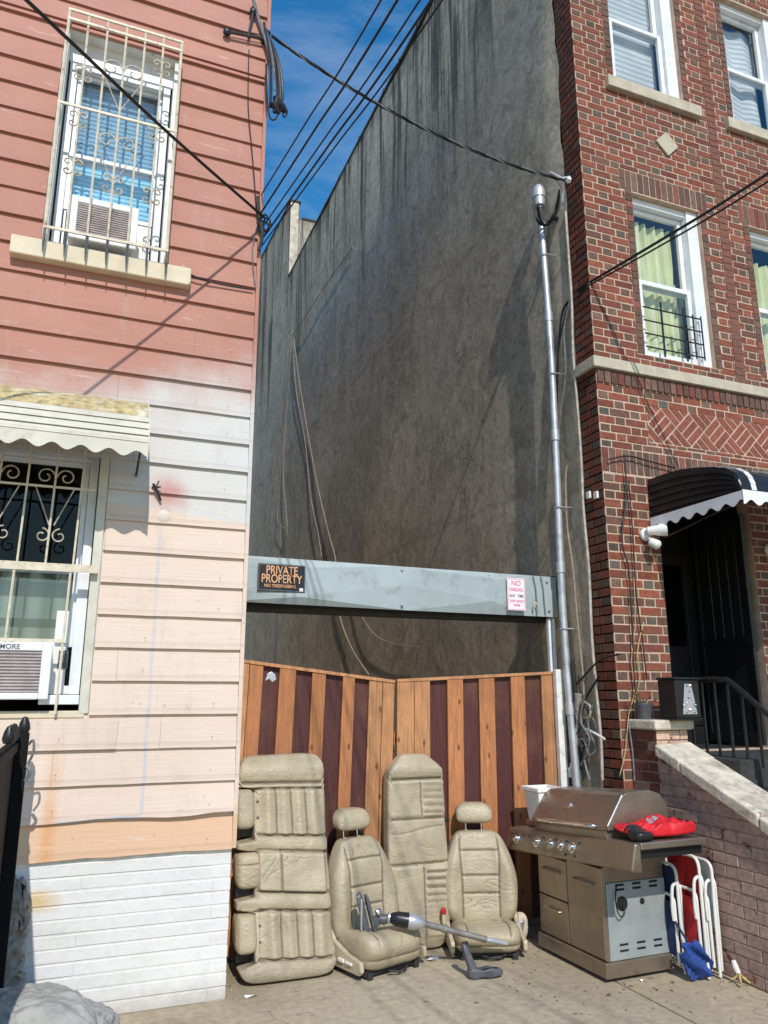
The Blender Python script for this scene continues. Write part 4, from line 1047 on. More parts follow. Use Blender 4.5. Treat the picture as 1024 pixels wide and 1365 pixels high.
# ================================================================== WOODEN GATES
def gate_leaf(label, seq, pts_top, zb, ang, pivot):
    """seq: list of (x0,x1,kind); top line given by a function of x"""
    t=thing('gate_leaf',label,'gate',(pivot[0],GY,0))
    bo=MB(); bd=MB()
    shear=math.tan(ang)
    def sh(x,z): return x-(1.75-z)*shear
    for (x0,x1,k) in seq:
        tgt,y0,y1 = (bo,GY-.024+R.uniform(-.003,.003),GY-.002) if k=='o' else (bd,GY+.006,GY+.026)
        v=R.uniform(.82,1.2)
        col=tuple(c*v for c in ((.42,.172,.070) if R.random()<.6 else (.47,.225,.10))) if k=='o' else tuple(c*(.7+.3*v) for c in (.085,.029,.026))
        e=.0012; m_=.002 if k=='o' else -.012
        for_=[(x0+m_,zb),(x1-m_,zb),(x1-m_,pts_top(x1)-.032),(x0+m_,pts_top(x0)-.032)]
        p=[(sh(x,z),y0,z) for x,z in for_]; q=[(sh(x,z),y1,z) for x,z in for_]
        tgt.add(p+q,[(0,1,2,3),(7,6,5,4),(0,4,5,1),(1,5,6,2),(2,6,7,3),(3,7,4,0)],col)
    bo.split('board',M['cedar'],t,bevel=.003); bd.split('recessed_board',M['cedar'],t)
    xa,xb=seq[0][0],seq[-1][1]
    b=MB(); c=(.50,.24,.11)
    def rail(zf0,h,y0,y1):
        p=[(xa,zf0(xa)),(xb,zf0(xb)),(xb,zf0(xb)+h),(xa,zf0(xa)+h)]
        b.add([(sh(x,z),y0,z) for x,z in p]+[(sh(x,z),y1,z) for x,z in p],[(0,1,2,3),(7,6,5,4),(0,4,5,1),(1,5,6,2),(2,6,7,3),(3,7,4,0)],c)
    rail(lambda x:pts_top(x)-.030,.022,GY-.030,GY+.05)
    rail(lambda x:1.25,.09,GY+.03,GY+.065); rail(lambda x:.25,.09,GY+.03,GY+.065)
    b.split('rail',M['cedar'],t,bevel=.002)
    return t
def gx(px,py=905): return at(px,py,Y=GY).x
Lc=lambda zx:320+zx*.469
seqL=[(gx(Lc(a),895+.02*a),gx(Lc(c),895+.02*a),k) for a,c,k in ((-20,25,'o'),(25,65,'o'),(65,110,'d'),(110,158,'o'),(158,203,'d'),(203,243,'o'),(243,290,'d'),(290,325,'o'),(325,365,'d'),(365,404,'o'),(404,438,'o'))]
seqR=[(gx(Lc(a)),gx(Lc(c)),k) for a,c,k in ((443,492,'o'),(492,537,'o'),(537,585,'d'),(585,630,'o'),(630,675,'d'),(675,720,'o'),(720,765,'d'),(765,805,'o'),(805,852,'d'),(852,897,'o'))]
gate_leaf('left leaf of striped wooden gate, sagging, with four maroon gaps between orange boards',seqL,lambda x:1.835-(x-1.05)*.1165,.04,radians(1.9),(1.6,0))
gate_leaf('right leaf of striped wooden gate, upright, next to the white post',seqR,lambda x:1.715+(x-2.134)*.052,.04,radians(.5),(2.8,0))
t=MB(); t.prism([(gx(Lc(72)),GY+.005,1.690),(gx(Lc(84)),GY+.005,1.704),(gx(Lc(92)),GY+.005,1.682),(gx(Lc(104)),GY+.005,1.700),(gx(Lc(100)),GY+.005,1.735),(gx(Lc(90)),GY+.005,1.752),(gx(Lc(78)),GY+.005,1.738)],(0,-.003,0)); o=t.build('metal_patch',M['galv'],None,world=False,bevel=.002); tag(o,'small grey metal patch at the top of the leftmost maroon board','patch')
b=MB(); b.box(3.452,3.519,GY-.078,GY-.034,-.01,1.790); o=b.build('gate_post',M['white_paint'],None,world=False,bevel=.004); tag(o,'peeling white wooden post between the right gate leaf and the conduit','post')
# ================================================================== STOOP
ST=thing('stoop','dark concrete stoop steps climbing to the black doorway','stoop',(4.6,F-.5,0))
b=MB(); b.box(3.975,5.6,F-.72,F-.001,0,1.195); b.build('landing',M['slate'],ST,bevel=.008)
for k in range(6):
    b=MB(); b.box(3.975,5.6,F-.72-.26*(k+1),F-.72-.26*k-.002,0,1.195-.17*(k+1)); b.build('step',M['slate'],ST,bevel=.008)
CW=thing('cheek_wall','dull pink painted brick side wall of the stoop with a sloping stone cap','wall',(3.82,3.6,0))
CX=3.705
capz=lambda y:1.262+.417*(y-4.311)
def paint(t):
    v=R.uniform(.85,1.12); return (.45*v,.295*v,.240*v)
b=MB(); b.add([(CX+.001,2.0,-.02),(CX+.001,F-.001,-.02),(CX+.001,F-.001,1.20),(CX+.001,4.40,1.20),(CX+.001,2.0,capz(2.0)-.06)],[(0,1,2,3,4)],(.38,.25,.205))
brick_rows(b,lambda u,z,d:(CX-d,u,z),2.0,F-.275,.01,1.3,paint,d=.004,joint=.009,topfn=lambda u:capz(u)-.05,jit=.002)
b.add([(CX+.25,2.0,-.02),(CX+.25,F-.001,-.02),(CX+.25,F-.001,1.2),(CX+.25,4.35,1.2),(CX+.25,2.0,capz(2.0)-.06)],[(0,1,2,3,4)],(.2,.13,.1))
b.build('wall',M['painted_brick'],CW)
# pier at the head of the wall: sunlit front, shaded side painted in
PYF=4.342
def peach(t): v=R.uniform(.92,1.06); return (.62*v,.42*v,.31*v)
def shaded_worn(t):
    v=R.uniform(.8,1.15); return tuple(c*v for c in ((.30,.19,.155) if R.random()<.65 else (.16,.055,.042)))  # worn paint, darkened overall to paint in the shade on this side
b=MB(); b.box(CX+.002,CX+.262,PYF+.004,F-.012,.6,1.366,(.2,.13,.11))
brick_rows(b,lambda u,z,d:(CX-d,u,z),PYF,F-.012,.62,1.366,shaded_worn,d=.005,jit=.002)
brick_rows(b,lambda u,z,d:(u,PYF+.004-d,z),CX-.004,CX+.266,.76,1.366,peach,d=.004,joint=.008,jit=.001)
b.build('pier',M['painted_brick'],CW)
b=MB(); b.box(CX-.035,CX+.30,PYF-.035,F-.03,1.367,1.432); b.build('pier_cap',M['cap_stone'],CW,bevel=.012)
def capseg(y0,y1,m,dz=0):
    b=MB(); n=8; w0,w1=CX-.03,CX+.275; vs=[]
    for i in range(n+1):
        y=y0+(y1-y0)*i/n; z=capz(y)+dz
        for (x,zz) in ((w0,z-.075),(w1,z-.075),(w1,z+.012),(w0,z+R.uniform(-.003,.003))): vs.append((x,y+R.uniform(-.004,.004) if i in (0,n) else y,zz))
    fs=[]
    for i in range(n):
        for k in range(4): fs.append((i*4+k,i*4+(k+1)%4,(i+1)*4+(k+1)%4,(i+1)*4+k))
    fs+= [(3,2,1,0),(n*4,n*4+1,n*4+2,n*4+3)]
    b.add(vs,fs); return b.build('cap_stone',m,CW,bevel=.01)
capseg(4.12,4.338,M['cap_stone'],.003); capseg(3.53,4.113,M['cap_stone']); capseg(2.0,3.52,M['cap_stone'],-.004)
b=MB(); n=6
vs=[]
for i in range(n+1):
    y=3.60-.9*i/n; z=capz(y)
    for (x,zz) in ((CX+.11+.05*(i==0),z+.006),(CX+.268,z+.0065+.006),(CX+.268,z+.0105+.008),(CX+.11+.05*(i==0),z+.011)): vs.append((x,y+.02*sin(i*2.),zz+.004))
fs=[]
for i in range(n):
    for k in range(4): fs.append((i*4+k,i*4+(k+1)%4,(i+1)*4+(k+1)%4,(i+1)*4+k))
fs+=[(3,2,1,0),(n*4,n*4+1,n*4+2,n*4+3)]
b.add(vs,fs); b.build('slate_patch',M['slate'],CW)
# railing
RL=thing('railing','black iron handrail with thin balusters beside the dark doorway','railing',(4.08,3.9,1.2))
path=[(4.08,4.45,1.69),(4.08,4.36,1.70),(4.08,4.10,1.70),(4.08,4.00,1.665),(4.08,3.60,1.37),(4.08,2.9,.87)]
b=MB(); b.tube(crom(path,6),.019,8); b.build('handrail',M['black_iron'],RL,smooth=True)
def railz(y):
    for i in range(1,len(path)-1):
        a,c=path[i],path[i+1]
        if c[1]<=y<=a[1]: return a[2]+(c[2]-a[2])*(y-a[1])/(c[1]-a[1])
    return 1.69
for k in range(13):
    y=4.40-.115*k
    b=MB(); b.box(4.073,4.087,y-.007,y+.007,max(.3,1.2-max(0,(3.9-y))*.65),railz(y)-.012); b.build('baluster',M['black_iron'],RL)
# lantern on the pier
LT=thing('lantern','black box lantern with silver trapezoid front ornament on the pier cap','lantern',(3.90,4.33,1.433))
lx0,lx1,ly0,ly1=3.80,4.005,4.235,4.405
b=MB(); b.box(lx0,lx1,ly0,ly1,1.445,1.70); b.build('body',M['plastic_black'],LT,bevel=.006)
b=MB(); b.box(lx0-.008,lx1+.012,ly0-.012,ly1+.006,1.434,1.4445); b.box(lx0-.006,lx1+.008,ly0-.01,ly1+.006,1.701,1.716); b.build('rim',M['plastic_black'],LT,bevel=.004)
b=MB(); cxl=(lx0+lx1)/2+.005
b.prism([(cxl-.062,ly0-.001,1.470),(cxl+.062,ly0-.001,1.470),(cxl+.028,ly0-.001,1.672),(cxl-.028,ly0-.001,1.672)],(0,-.006,0)); b.build('pane',M['plastic_silver'],LT,bevel=.002)
b=MB()
for (dx,dz,r) in ((-.048,.06,.014),(.048,.06,.014),(0,.115,.013),(0,.155,.011),(-.03,.02,.013),(.0,.03,.012),(.034,.018,.013),(-.014,.19,.01),(.018,.19,.012),(-.02,.075,.009),(.022,.085,.009)):
    b.lathe((cxl+dx,ly0-.006,1.47+dz),(R.uniform(-.3,.3),-1,R.uniform(-.3,.3)),[(0,r),(.006,r*.8),(.010,r*.3),(.011,0)],8)
b.split('crystal',M['chrome'],LT)
t=thing('flower_pot','small dark pot with dry twigs left of the black lantern on the pier cap','flower pot',(3.74,4.52,1.433))
b=MB(); b.lathe((3.745,4.50,1.433),(0,0,1),[(0,.045),(.09,.062),(.095,.066),(.11,.066),(.111,.05),(.08,.048),(.079,0)],18); b.build('pot',M['plastic_grey'],t,smooth=True)
b=MB()
for k in range(16):
    a=R.uniform(0,6.3); l=R.uniform(.06,.17); b.tube(crom([(3.745+.02*cos(a),4.50+.02*sin(a),1.50),(3.745+.05*cos(a),4.50+.05*sin(a),1.50+l*.7),(3.745+.1*cos(a),4.50+.09*sin(a),1.50+l)],4),.0028,4)
b.build('twigs',M['leaf'],t)
# ================================================================== CONDUIT
CD=thing('service_mast','tall grey electrical conduit with domed weatherhead on the stucco wall','conduit',(3.54,5.13,0))
cl=[(3.513,5.086,5.621),(3.515,5.063,4.968),(3.516,5.050,4.324),(3.517,5.063,3.284),(3.517,5.079,2.491),(3.517,5.071,1.858),(3.517,5.027,1.105),(3.517,4.997,0.263)]
b=MB(); pts=crom(cl,8); b.tube(pts,.029,14); b.build('pipe',M['galv'],CD,smooth=True)
for z in (5.62,4.72,3.62,2.62,1.45):
    i=min(range(len(pts)),key=lambda k:abs(pts[k].z-z)); p=pts[i]
    b=MB(); b.lathe((p.x,p.y,p.z-.045),(0,0,1),[(0,.029),(.002,.036),(.088,.036),(.09,.029)],14); b.build('coupling',M['galv'],CD,smooth=True)
for z in (5.3,4.15,3.1,2.1):
    i=min(range(len(pts)),key=lambda k:abs(pts[k].z-z)); p=pts[i]
    b=MB(); b.tube([(p.x+.10,p.y-.05,p.z),(p.x-.02,p.y-.034,p.z),(p.x-.033,p.y,p.z),(p.x-.02,p.y+.034,p.z),(p.x+.10,p.y+.05,p.z)],.005,6); b.build('strap',M['galv'],CD)
b=MB(); b.lathe((3.508,5.092,5.82),(0,0,1),[(0,.030),(.02,.03),(.021,.048),(.10,.052),(.103,.06),(.16,.058),(.205,.045),(.235,.022),(.243,0)],18); b.build('weatherhead',M['galv'],CD,smooth=True)
b=MB(); b.tube([(3.513,5.088,5.60),(3.508,5.092,5.83)],.024,12); b.build('neck',M['plastic_grey'],CD,smooth=True)
b=MB()
for k in range(4):
    a=k*1.4; b.tube(crom([(3.495,5.085,5.95),(3.47-.02*cos(a),5.085+.03*sin(a),5.84),(3.47,5.07-.03*k,5.66-.03*k),(3.54,5.03-.02*k,5.62+.02*k),(3.58,4.95,5.70+.02*k),(3.57,4.87,5.82+.02*k)],8),.0085,6)
b.tube(crom([(3.60,4.97,5.66),(3.57,4.95,5.64),(3.56,4.92,5.62)],4),.02,7)
b.build('conductor',M['cable'],CD,smooth=True)
# ================================================================== CABLES
def cable(label,pts,r=.006,m='cable',cat='cable',name='cable',n=10,group=None,seg=6):
    pts=[Vector(p) for p in pts]
    b=MB(); b.tube(crom(pts,n),r,seg); o=b.build(name,M[m],None,smooth=True,world=False); return tag(o,label,cat,group)
A=Vector((.935,4.56,4.74))
E1=Vector((-.44,3.1,4.53)); d=(E1-A)
cable('thick black wire slanting across the upper pink wall and its caged window',[A,A+d*.5+Vector((0,0,-.02)),E1,A+d*2.2+Vector((0,0,.05)),A+d*5+Vector((0,0,.8))],.0095)
# five wires over the alley, from the pink house corner to a far pole
ends=[(508,0),(530,0),(560,0),(575,0),(590,0)]
starts=[(347,262),(346,287),(348,306),(347,322),(346,332)]
names=['leftmost of the five thin black wires across the blue sky','second from left of the five thin black wires across the sky','middle one of the five thin black wires across the sky','fourth from left of the five black wires across the sky','rightmost of the five black wires across the sky, lowest at the pink corner']
for k in range(5):
    p=at(*starts[k],Y=4.64); q=at(*ends[k],Y=2.5); d=q-p
    cable(names[k],[p,p+d*.5+Vector((0,0,-.004)),q,p+d*2.5+Vector((0,0,.25)),p+d*5+Vector((0,0,1.0))],.0065 if k in (1,3) else .0048,group='wires over the alley')
# twisted service drop between the houses
p=at(362,48,Y=4.58); q=at(752,240,Y=4.70)
def sag(p,q,s,n=14): return [p.lerp(q,i/n)+Vector((0,0,-s*4*(i/n)*(1-i/n))) for i in range(n+1)]
base=crom(sag(p,q,.16),8)
t=thing('service_drop','twisted black and grey service cable strung from the pink corner to the brick corner','cable',tuple(p))
for k in range(3):
    b=MB(); b.tube([v+Vector((0,.007*cos(i*.42+k*2.1),.007*sin(i*.42+k*2.1))) for i,v in enumerate(base)],.0062,6); b.build('strand',M['cable_grey' if k==0 else 'cable'],t,smooth=True)
b=MB(); b.tube([tuple(q+Vector((-.14,0,.035))),tuple(q+Vector((-.02,0,.01))),tuple(q+Vector((.05,-.02,.03)))],[.016,.011,.009],8)
b.tube(crom([tuple(q+Vector((-.1,0,0))),tuple(q+Vector((.02,.06,-.05))),tuple(q+Vector((.03,.10,-.22)))],6),.010,6)
b.build('clamp',M['galv'],t,smooth=True)
o=MB(); o.lathe(at(757,243,Y=4.66),(-.3,-1,.1),[(0,.014),(.015,.022),(.028,.014),(.040,.020),(.05,.012),(.051,0)],12); o=o.build('insulator',M['plastic_white'],None,smooth=True,world=False); tag(o,'pale knob insulator at the top of the brick corner','insulator')
# wires on the right, over the brick facade to the street
for k,(pa,lab) in enumerate((((1024,231),'upper of two black wires crossing the brick facade on the right'),((1024,242),'lower of two black wires crossing the brick facade on the right'))):
    p=Vector((3.60,4.75,4.86-.02*k)); q=at(*pa,Y=3.2); d=q-p
    cable(lab,[p,p+d*.5+Vector((0,0,-.012-.004*k)),q,p+d*2.4+Vector((0,0,.12)),p+d*4.5+Vector((0,0,.6))],.0105 if k==0 else .007)
# bracket and drip loop on the pink corner
BK=thing('wire_bracket','black iron wire bracket with knob insulators on the upper pink corner','bracket',(.8,F,6.3))
yb=F-.05
b=MB(); 
a0=at(303,42,Y=yb); a1=at(352,52,Y=yb); a2=at(338,15,Y=yb); a3=at(331,50,Y=yb)
b.tube([a0,a1],.011,7); b.tube([a2,a3],.010,7); b.tube([a0+Vector((.02,0,.03)),a1+Vector((-.02,0,.03))],.004,5); b.tube([a1,a1+Vector((0,.05,0))],.010,6)
b.tube([a2,a2+Vector((0,.05,0))],.010,6); b.tube([a0,a0+Vector((0,.05,0))],.008,6)
b.build('rod',M['frame_iron'],BK,smooth=True)
b=MB()
for v in (a0,a2,a1+Vector((.02,0,.06))): b.lathe(v+Vector((0,.02,0)),(0,-1,0),[(0,.016),(.006,.028),(.018,.018),(.025,.028),(.036,.014),(.037,0)],12)
b.split('insulator',M['plastic_black'],BK,smooth=True)
b=MB(); b.tube(crom([at(338,0,Y=yb),at(346,30,Y=yb),at(356,60,Y=yb-.01),at(362,90,Y=yb)],6),.013,7); b.build('conductor',M['cable_grey'],BK,smooth=True)
DL=thing('drip_loop','hanging bundle of black cables with taped connectors beside the pink corner against the sky','cable bundle',tuple(at(368,130,Y=4.55)))
for k,off in enumerate((0,5,9,13,16)):
    b=MB(); b.tube(crom([at(352+off*.3,30+off,Y=4.56),at(360+off*.7,80,Y=4.55+.01*k),at(361+off*1.0,120,Y=4.55+.01*k),at(360+off*.95,143+2*(k%2),Y=4.55)],8),.0095,6); b.build('strand',M['cable' if k!=1 else 'cable_grey'],DL,smooth=True)
for (px,py,q) in ((367,128,(375,148)),(374,138,(381,150)),(363,136,(372,152)),(370,131,(366,150))):
    b=MB(); v=at(px,py,Y=4.53); w=at(*q,Y=4.55); v2=at((px*2+q[0])/3,(py*2+q[1])/3,Y=4.54); b.tube([v,v2,w],[.02,.026,.014],8); b.build('connector',M['cable'],DL,smooth=True)
b=MB(); b.tube(crom([at(355,85,Y=4.55),at(356,130,Y=4.55),at(360,157,Y=4.55),at(368,158,Y=4.55),at(372,145,Y=4.55)],8),.006,6); b.tube(crom([at(376,140,Y=4.55),at(378,156,Y=4.55),at(383,150,Y=4.55),at(380,142,Y=4.55)],6),.006,6); b.split('loop',M['cable'],DL,smooth=True)
CO=thing('cable_coil','small black loop of wire where the wires meet the pink corner','cable bundle',tuple(at(352,300,Y=4.56)))
b=MB()
for (cx_,cy_,rx,ry,ph) in ((353,297,6,11,0),(356,300,5,9,1),(351,303,7,8,2)): b.tube(crom([at(cx_+rx*cos(a),cy_+ry*sin(a),Y=4.56+.01*ph) for a in [ph+i*pi/4 for i in range(8)]],4),.006,6)
b.split('loop',M['cable'],CO,smooth=True)
b=MB(); b.tube(crom([at(344,262,Y=4.57),at(346,290,Y=4.56),at(350,312,Y=4.56),at(345,334,Y=4.57)],6),.012,7); b.build('anchor',M['frame_iron'],CO,smooth=True)
cable('thin dark wire running down the upper right edge of the pink siding',[at(332,66,Y=F-.035),at(331,140,Y=F-.035),at(336,200,Y=F-.035),at(340,250,Y=F-.035),at(342,285,Y=F-.035)],.0035,'cable')
cable('thin wire between the small wall hook and the pink corner',[at(247,361,Y=F-.05),at(265,371,Y=F-.04),at(300,380,Y=F-.03),at(338,386,Y=F-.03)],.006,'frame_iron' )
t=MB(); t.tube([at(247,357,Y=F-.01),at(247,357,Y=F-.07)],.010,7); t.tube([at(244,354,Y=F-.06),at(251,364,Y=F-.06)],.007,6); o=t.build('wall_hook',M['cream_iron'],None,smooth=True,world=False); tag(o,'small rusty hook on the pink wall right of the stone sill','hook')
cable('thin dark wire hanging down beside the pink corner below the wire loop',[at(343,300,Y=F-.03),at(337,330,Y=F-.03),at(338,360,Y=F-.03),at(341,385,Y=F-.03)],.004,'cable_grey')
# loose wires hanging on the stucco wall
SX=WX-.065
def wall_wire(label,pp,r=.008,m='cable_tan',X=SX): return cable(label,[at(px,py,X=X) for px,py in pp],r,m)
wall_wire('long pale wire on the stucco wall, rightmost of the fan, dropping behind the gate',[(391,445),(398,500),(410,575),(424,650),(438,710),(448,750),(452,815),(468,862),(492,900)],.010,'cable_tan',SX)
wall_wire('pale wire on the stucco wall, second from right of the fan, ending at the beam',[(390,440),(395,520),(407,590),(414,660),(424,710),(429,742)],.008)
wall_wire('thin pale wire on the stucco wall with a kink above the black sign',[(390,445),(383,530),(379,590),(378,640),(383,705),(377,728),(370,745)],.008)
wall_wire('thin brownish wire at the left of the fan on the stucco wall',[(389,445),(384,500),(372,590),(364,650),(353,730)],.006,'cable_tan')
wall_wire('kinked tan wire left of the fan looping outward on the stucco wall',[(388,470),(380,560),(374,630),(370,690),(383,706)],.007)
wall_wire('pale wire curving right in the shade below the metal beam',[(470,790),(483,822),(500,846),(524,858),(558,862)],.006)
wall_wire('thin dark wire slanting up right from the top of the fan of wires',[(390,446),(398,436),(420,402),(443,368),(470,330)],.008,'cable_grey')
# cables beside the conduit
wall_wire('tan cable looping down the stucco right of the conduit',[(756,620),(754,640),(756,700),(764,760),(770,830),(777,900),(779,950)],.009,'cable_tan',WX-.05)
for k,(pp,lab) in enumerate((([(757,402),(749,420),(744,470),(742,540),(738,600),(741,640)],'black cable hanging from the corner wires down to the conduit'),
      ([(759,404),(752,440),(754,500),(746,560),(742,640)],'grey cable bowing right of the conduit below the corner wires'),
      ([(758,404),(747,450),(741,520),(736,580),(738,625),(745,632)],'thin black cable crossing behind the conduit below the corner wires'))):
    wall_wire(lab,pp,.010-.002*k,'cable' if k!=1 else 'cable_grey',WX-.055)
wall_wire('pale flaking cable along the edge of stucco and brick',[(754,282),(758,340),(762,400),(764,470),(768,520),(774,600),(778,680),(785,760),(789,850),(795,920),(801,985),(803,1040)],.012,'cable_white',WX-.03)
K=thing('cable_tangle','knotted tangle of black and grey cables at the foot of the conduit','cable bundle',tuple(at(772,980,X=3.58)))
rr=random.Random(5)
for k,(pp,mm,r) in enumerate((([(757,925),(775,905),(800,880),(826,872)],'cable',.007),([(752,905),(763,960),(775,1010),(770,1045)],'cable',.008),([(770,930),(776,970),(770,1000),(775,1040)],'cable_grey',.010),([(780,925),(774,960),(786,985),(779,1010),(786,1040)],'cable_grey',.008),([(765,965),(785,973),(806,985)],'plastic_white',.009),([(800,900),(786,922),(776,940),(771,965)],'cable',.008),([(790,940),(784,965),(792,990)],'cable_grey',.007),([(768,1000),(776,985),(783,1000),(775,1020)],'cable_grey',.009),([(771,900),(776,935),(790,955)],'cable',.006),([(755,960),(762,1000),(771,1045)],'cable_tan',.009),([(778,935),(787,942),(786,955),(780,958)],'cable_white',.008),([(763,880),(768,940),(766,1000)],'cable',.012))):
    b=MB(); b.tube(crom([at(px,py,X=WX-.06-.012*(k%4)) for px,py in pp],8),r,6); b.build('strand',M[mm],K,smooth=True)
for k in range(7):
    c=at(rr.uniform(768,786),rr.uniform(955,1020),X=WX-.08); b=MB()
    b.tube(crom([(c.x+rr.uniform(-.03,.03),c.y+.05*cos(a)*rr.uniform(.5,1.3),c.z+.07*sin(a)*rr.uniform(.5,1.3)) for a in [i*1.05 for i in range(7)]],4),.0055,5); b.build('loop',M['cable_grey' if k%2 else 'cable'],K,smooth=True)
t=MB(); t.tube([at(771,925,X=WX-.09),at(770,960,X=WX-.08),at(768,1000,X=WX-.085),at(767,1045,X=WX-.08)],[.03,.024,.03,.026],9); o=t.build('cable_sleeve',M['wood_grey'],None,smooth=True,world=False); tag(o,'rough grey sleeve hanging in the cable tangle at the foot of the conduit','sleeve')
t=MB(); t.lathe(at(763,1036,X=WX-.10),(0,0,1),[(0,.025),(.06,.028),(.08,.012),(.10,.012),(.101,0)],12); o=t.build('bottle',M['plastic_white'],None,smooth=True,world=False); tag(o,'small white bottle at the foot of the conduit behind the grill','bottle')
# yellow and dark cables on the brick pier
def face_wire(label,pp,r,m,Y=F-.035): return cable(label,[at(px,py,Y=Y) for px,py in pp],r,m)
face_wire('yellow wire hanging on the brick pier, left one of the pair',[(845,770),(847,830),(842,880),(846,920),(838,955),(834,1000),(826,1035)],.0032,'cable_yellow')
face_wire('yellow wire hanging on the brick pier, right one of the pair',[(858,830),(850,868),(853,905),(846,935),(848,962)],.0036,'cable_yellow')
face_wire('black cable hanging down the brick pier from the soldier course',[(832,605),(835,660),(829,720),(838,760),(843,840),(845,900),(850,945)],.006,'cable')
face_wire('thin black cable down the brick pier left of the floodlight',[(838,640),(843,700),(848,790),(856,850),(862,905)],.005,'cable')
face_wire('dark cable slack along the soldier course above the door awning',[(812,612),(838,608),(862,614),(900,624)],.006,'cable')
face_wire('grey cable down the left edge of the pier beside the pier cap',[(838,965),(843,1000),(846,1040)],.006,'cable_grey',4.40)
for px,lab in ((785,'left of two small white cable clips on the brick return'),(795,'right of two small white cable clips on the brick return')):
    v=at(px,660,X=WX-.02); b=MB(); b.box(v.x-.012,v.x+.008,v.y-.022,v.y+.022,v.z-.028,v.z+.028); o=b.build('cable_clip',M['plastic_white'],None,world=False,bevel=.004); tag(o,lab,'clip')
# ================================================================== LEFT FOREGROUND
FG=thing('iron_gate','black sheet iron gate edge with blunt finials at the far left','iron gate',(-.24,3.9,0))
b=MB(); b.box(-.258,-.238,3.2,4.374,.05,1.385); b.build('sheet',M['black_matte'],FG,bevel=.003)
b=MB()
for y in (4.37,): b.box(-.237,-.180,y-.04,y+.005,0,1.415)
b.box(-.236,-.222,3.2,4.32,1.33,1.37); b.box(-.236,-.222,3.2,4.32,.2,.24)
b.build('frame',M['black_matte'],FG,bevel=.003)
b=MB()
for k,(x,y,z) in enumerate(((-.207,4.352,1.415),(-.248,4.27,1.385),(-.248,4.12,1.385),(-.248,3.97,1.385))):
    b.lathe((x,y,z),(0,0,1),[(0,.022),(.02,.03),(.05,.024),(.075,.012),(.08,0)],10)
b.split('finial',M['black_iron'],FG,smooth=True)
b=MB(); v=Vector((-.178,4.33,1.36)); b.tube(crom([v,v+Vector((.02,-.02,.02)),v+Vector((.025,-.01,-.04)),v+Vector((.005,0,-.09))],6),.006,6); b.tube(crom([v+Vector((0,-.01,-.10)),v+Vector((.02,-.02,-.13)),v+Vector((.0,-.01,-.17))],6),.008,6); b.split('wire_tie',M['cable_grey'],FG,smooth=True)
b=MB(); n=10; vs=[]
pl=[(-.30,4.50),(-.115,4.50),(-.11,4.60),(-.30,4.60)]
def dp(x,y,z): return (x,y,z)
def rough(x,y,z):
    import mathutils
    w=.012*sin(x*40+z*31)+.010*sin(z*57+y*20)+.012*sin(z*23)
    X=-.205+.092*x+w*(.6 if abs(x)>.5 else .3); Y=4.555+.05*y+ .6*w; Z=.32+.36*z
    return (X,Y,Z+(.03*sin(x*5)+.02*sin(x*13))*(z>.5))
o=softbox('broken_slab',M['wood_grey'],None,(16,8,40),7,rough); tag(o,'rough grey upright slab between black gate and white brick','slab')  # rough grey upright shape in front of the brick base
def rock(x,y,z):
    import mathutils
    v=Vector((x*1.1,y*1.1,z*1.1)); nz=mathutils.noise.fractal(v*1.3+Vector((3,1,7)),.9,2.1,5)
    r=1+.13*nz+.035*mathutils.noise.noise(v*6)+.02*mathutils.noise.noise(v*13)
    ridge=.05*max(0,sin(x*2.2+1.0))
    X=-.04+.41*x*r; Y=4.18+.30*y*r; Z=.02+.255*z*r*(1-.10*x)-(.06*ss(.1,1,x))+ridge*.3
    return (X,Y,max(Z,-.02))
o=softbox('boulder',M['rock'],None,(60,50,40),2.6,rock); tag(o,'pale grey boulder in the bottom left corner beside the white brick','boulder')
# ================================================================== CAR SEATS
def backrest(parent, H, wb, wm, wt, T, y0, z0, rec):
    """front seat back: outline widths at bottom, middle, top; reclined by rec"""
    def W(v):
        a = wb+(wm-wb)*ss(0,.42,v)
        return a+(wt-wm)*ss(.45,1.02,v)
    def df(x,y,z):
        v=(z+1)/2; w=W(v)
        X=x*w; u=X
        fr=ss(.15,.75,-y)
        iw=.120+.012*ss(.3,1,v)      # half width of the centre panel
        rel=0
        bol=g((abs(u)-w*.80),.07)*.050*ss(1.02,.60,v)*ss(-.05,.2,v)
        rel+=bol+.012*g(u,.16)*ss(.2,.5,v)
        seam=g(abs(u)-iw,.0075)*.011*ss(.05,.10,v)
        inner=ss(iw+.004,iw-.004,abs(u))
        for sv in (.34,.53,.80): rel-= g((v-sv)*H,.0085)*.011*inner
        for c,h in ((.435,.07),(.665,.10),(.2,.10)): rel+=.008*inner*g((v-c)*H,h)
        rel-=seam
        Y=y*T*.5*(1-.22*max(0,v-.7)) - fr*rel
        Z=z0+v*H
        yy=y0+Y+rec*v*H+.03*sin(pi*v)*0
        return (X,yy,Z)
    return softbox('backrest',M['leather'],parent,(84,16,120),5.2,df,sag=1+len(parent.name))
def cushion(parent, w, D, H, z0):
    def df(x,y,z):
        v=(y+1)/2              # 0 front, 1 back
        X=x*w; u=X; tp=ss(.1,.7,z)
        rel=g(abs(u)-w*.82,.06)*.028*ss(-.1,.3,v)+.010*g(u,.13)
        iw=.135
        rel-=g(abs(u)-iw,.007)*.009
        for sv in (.30,.62): rel-=g((v-sv)*D,.008)*.008*ss(iw+.004,iw-.004,abs(u))
        fx=ss(.2,.8,-y)
        # front face crease under the nose
        yy=D*v - fx*(.018*g(z-.25,.45)-.006*g((z+.25)*H*.5,.008))
        Z=z0+H*.5*(1+z)+tp*rel - .035*tp*ss(.15,.9,v)
        return (X*(1-.03*v),yy,Z)
    return softbox('seat_cushion',M['leather'],parent,(72,70,28),5.0,df,sag=5+len(parent.name))
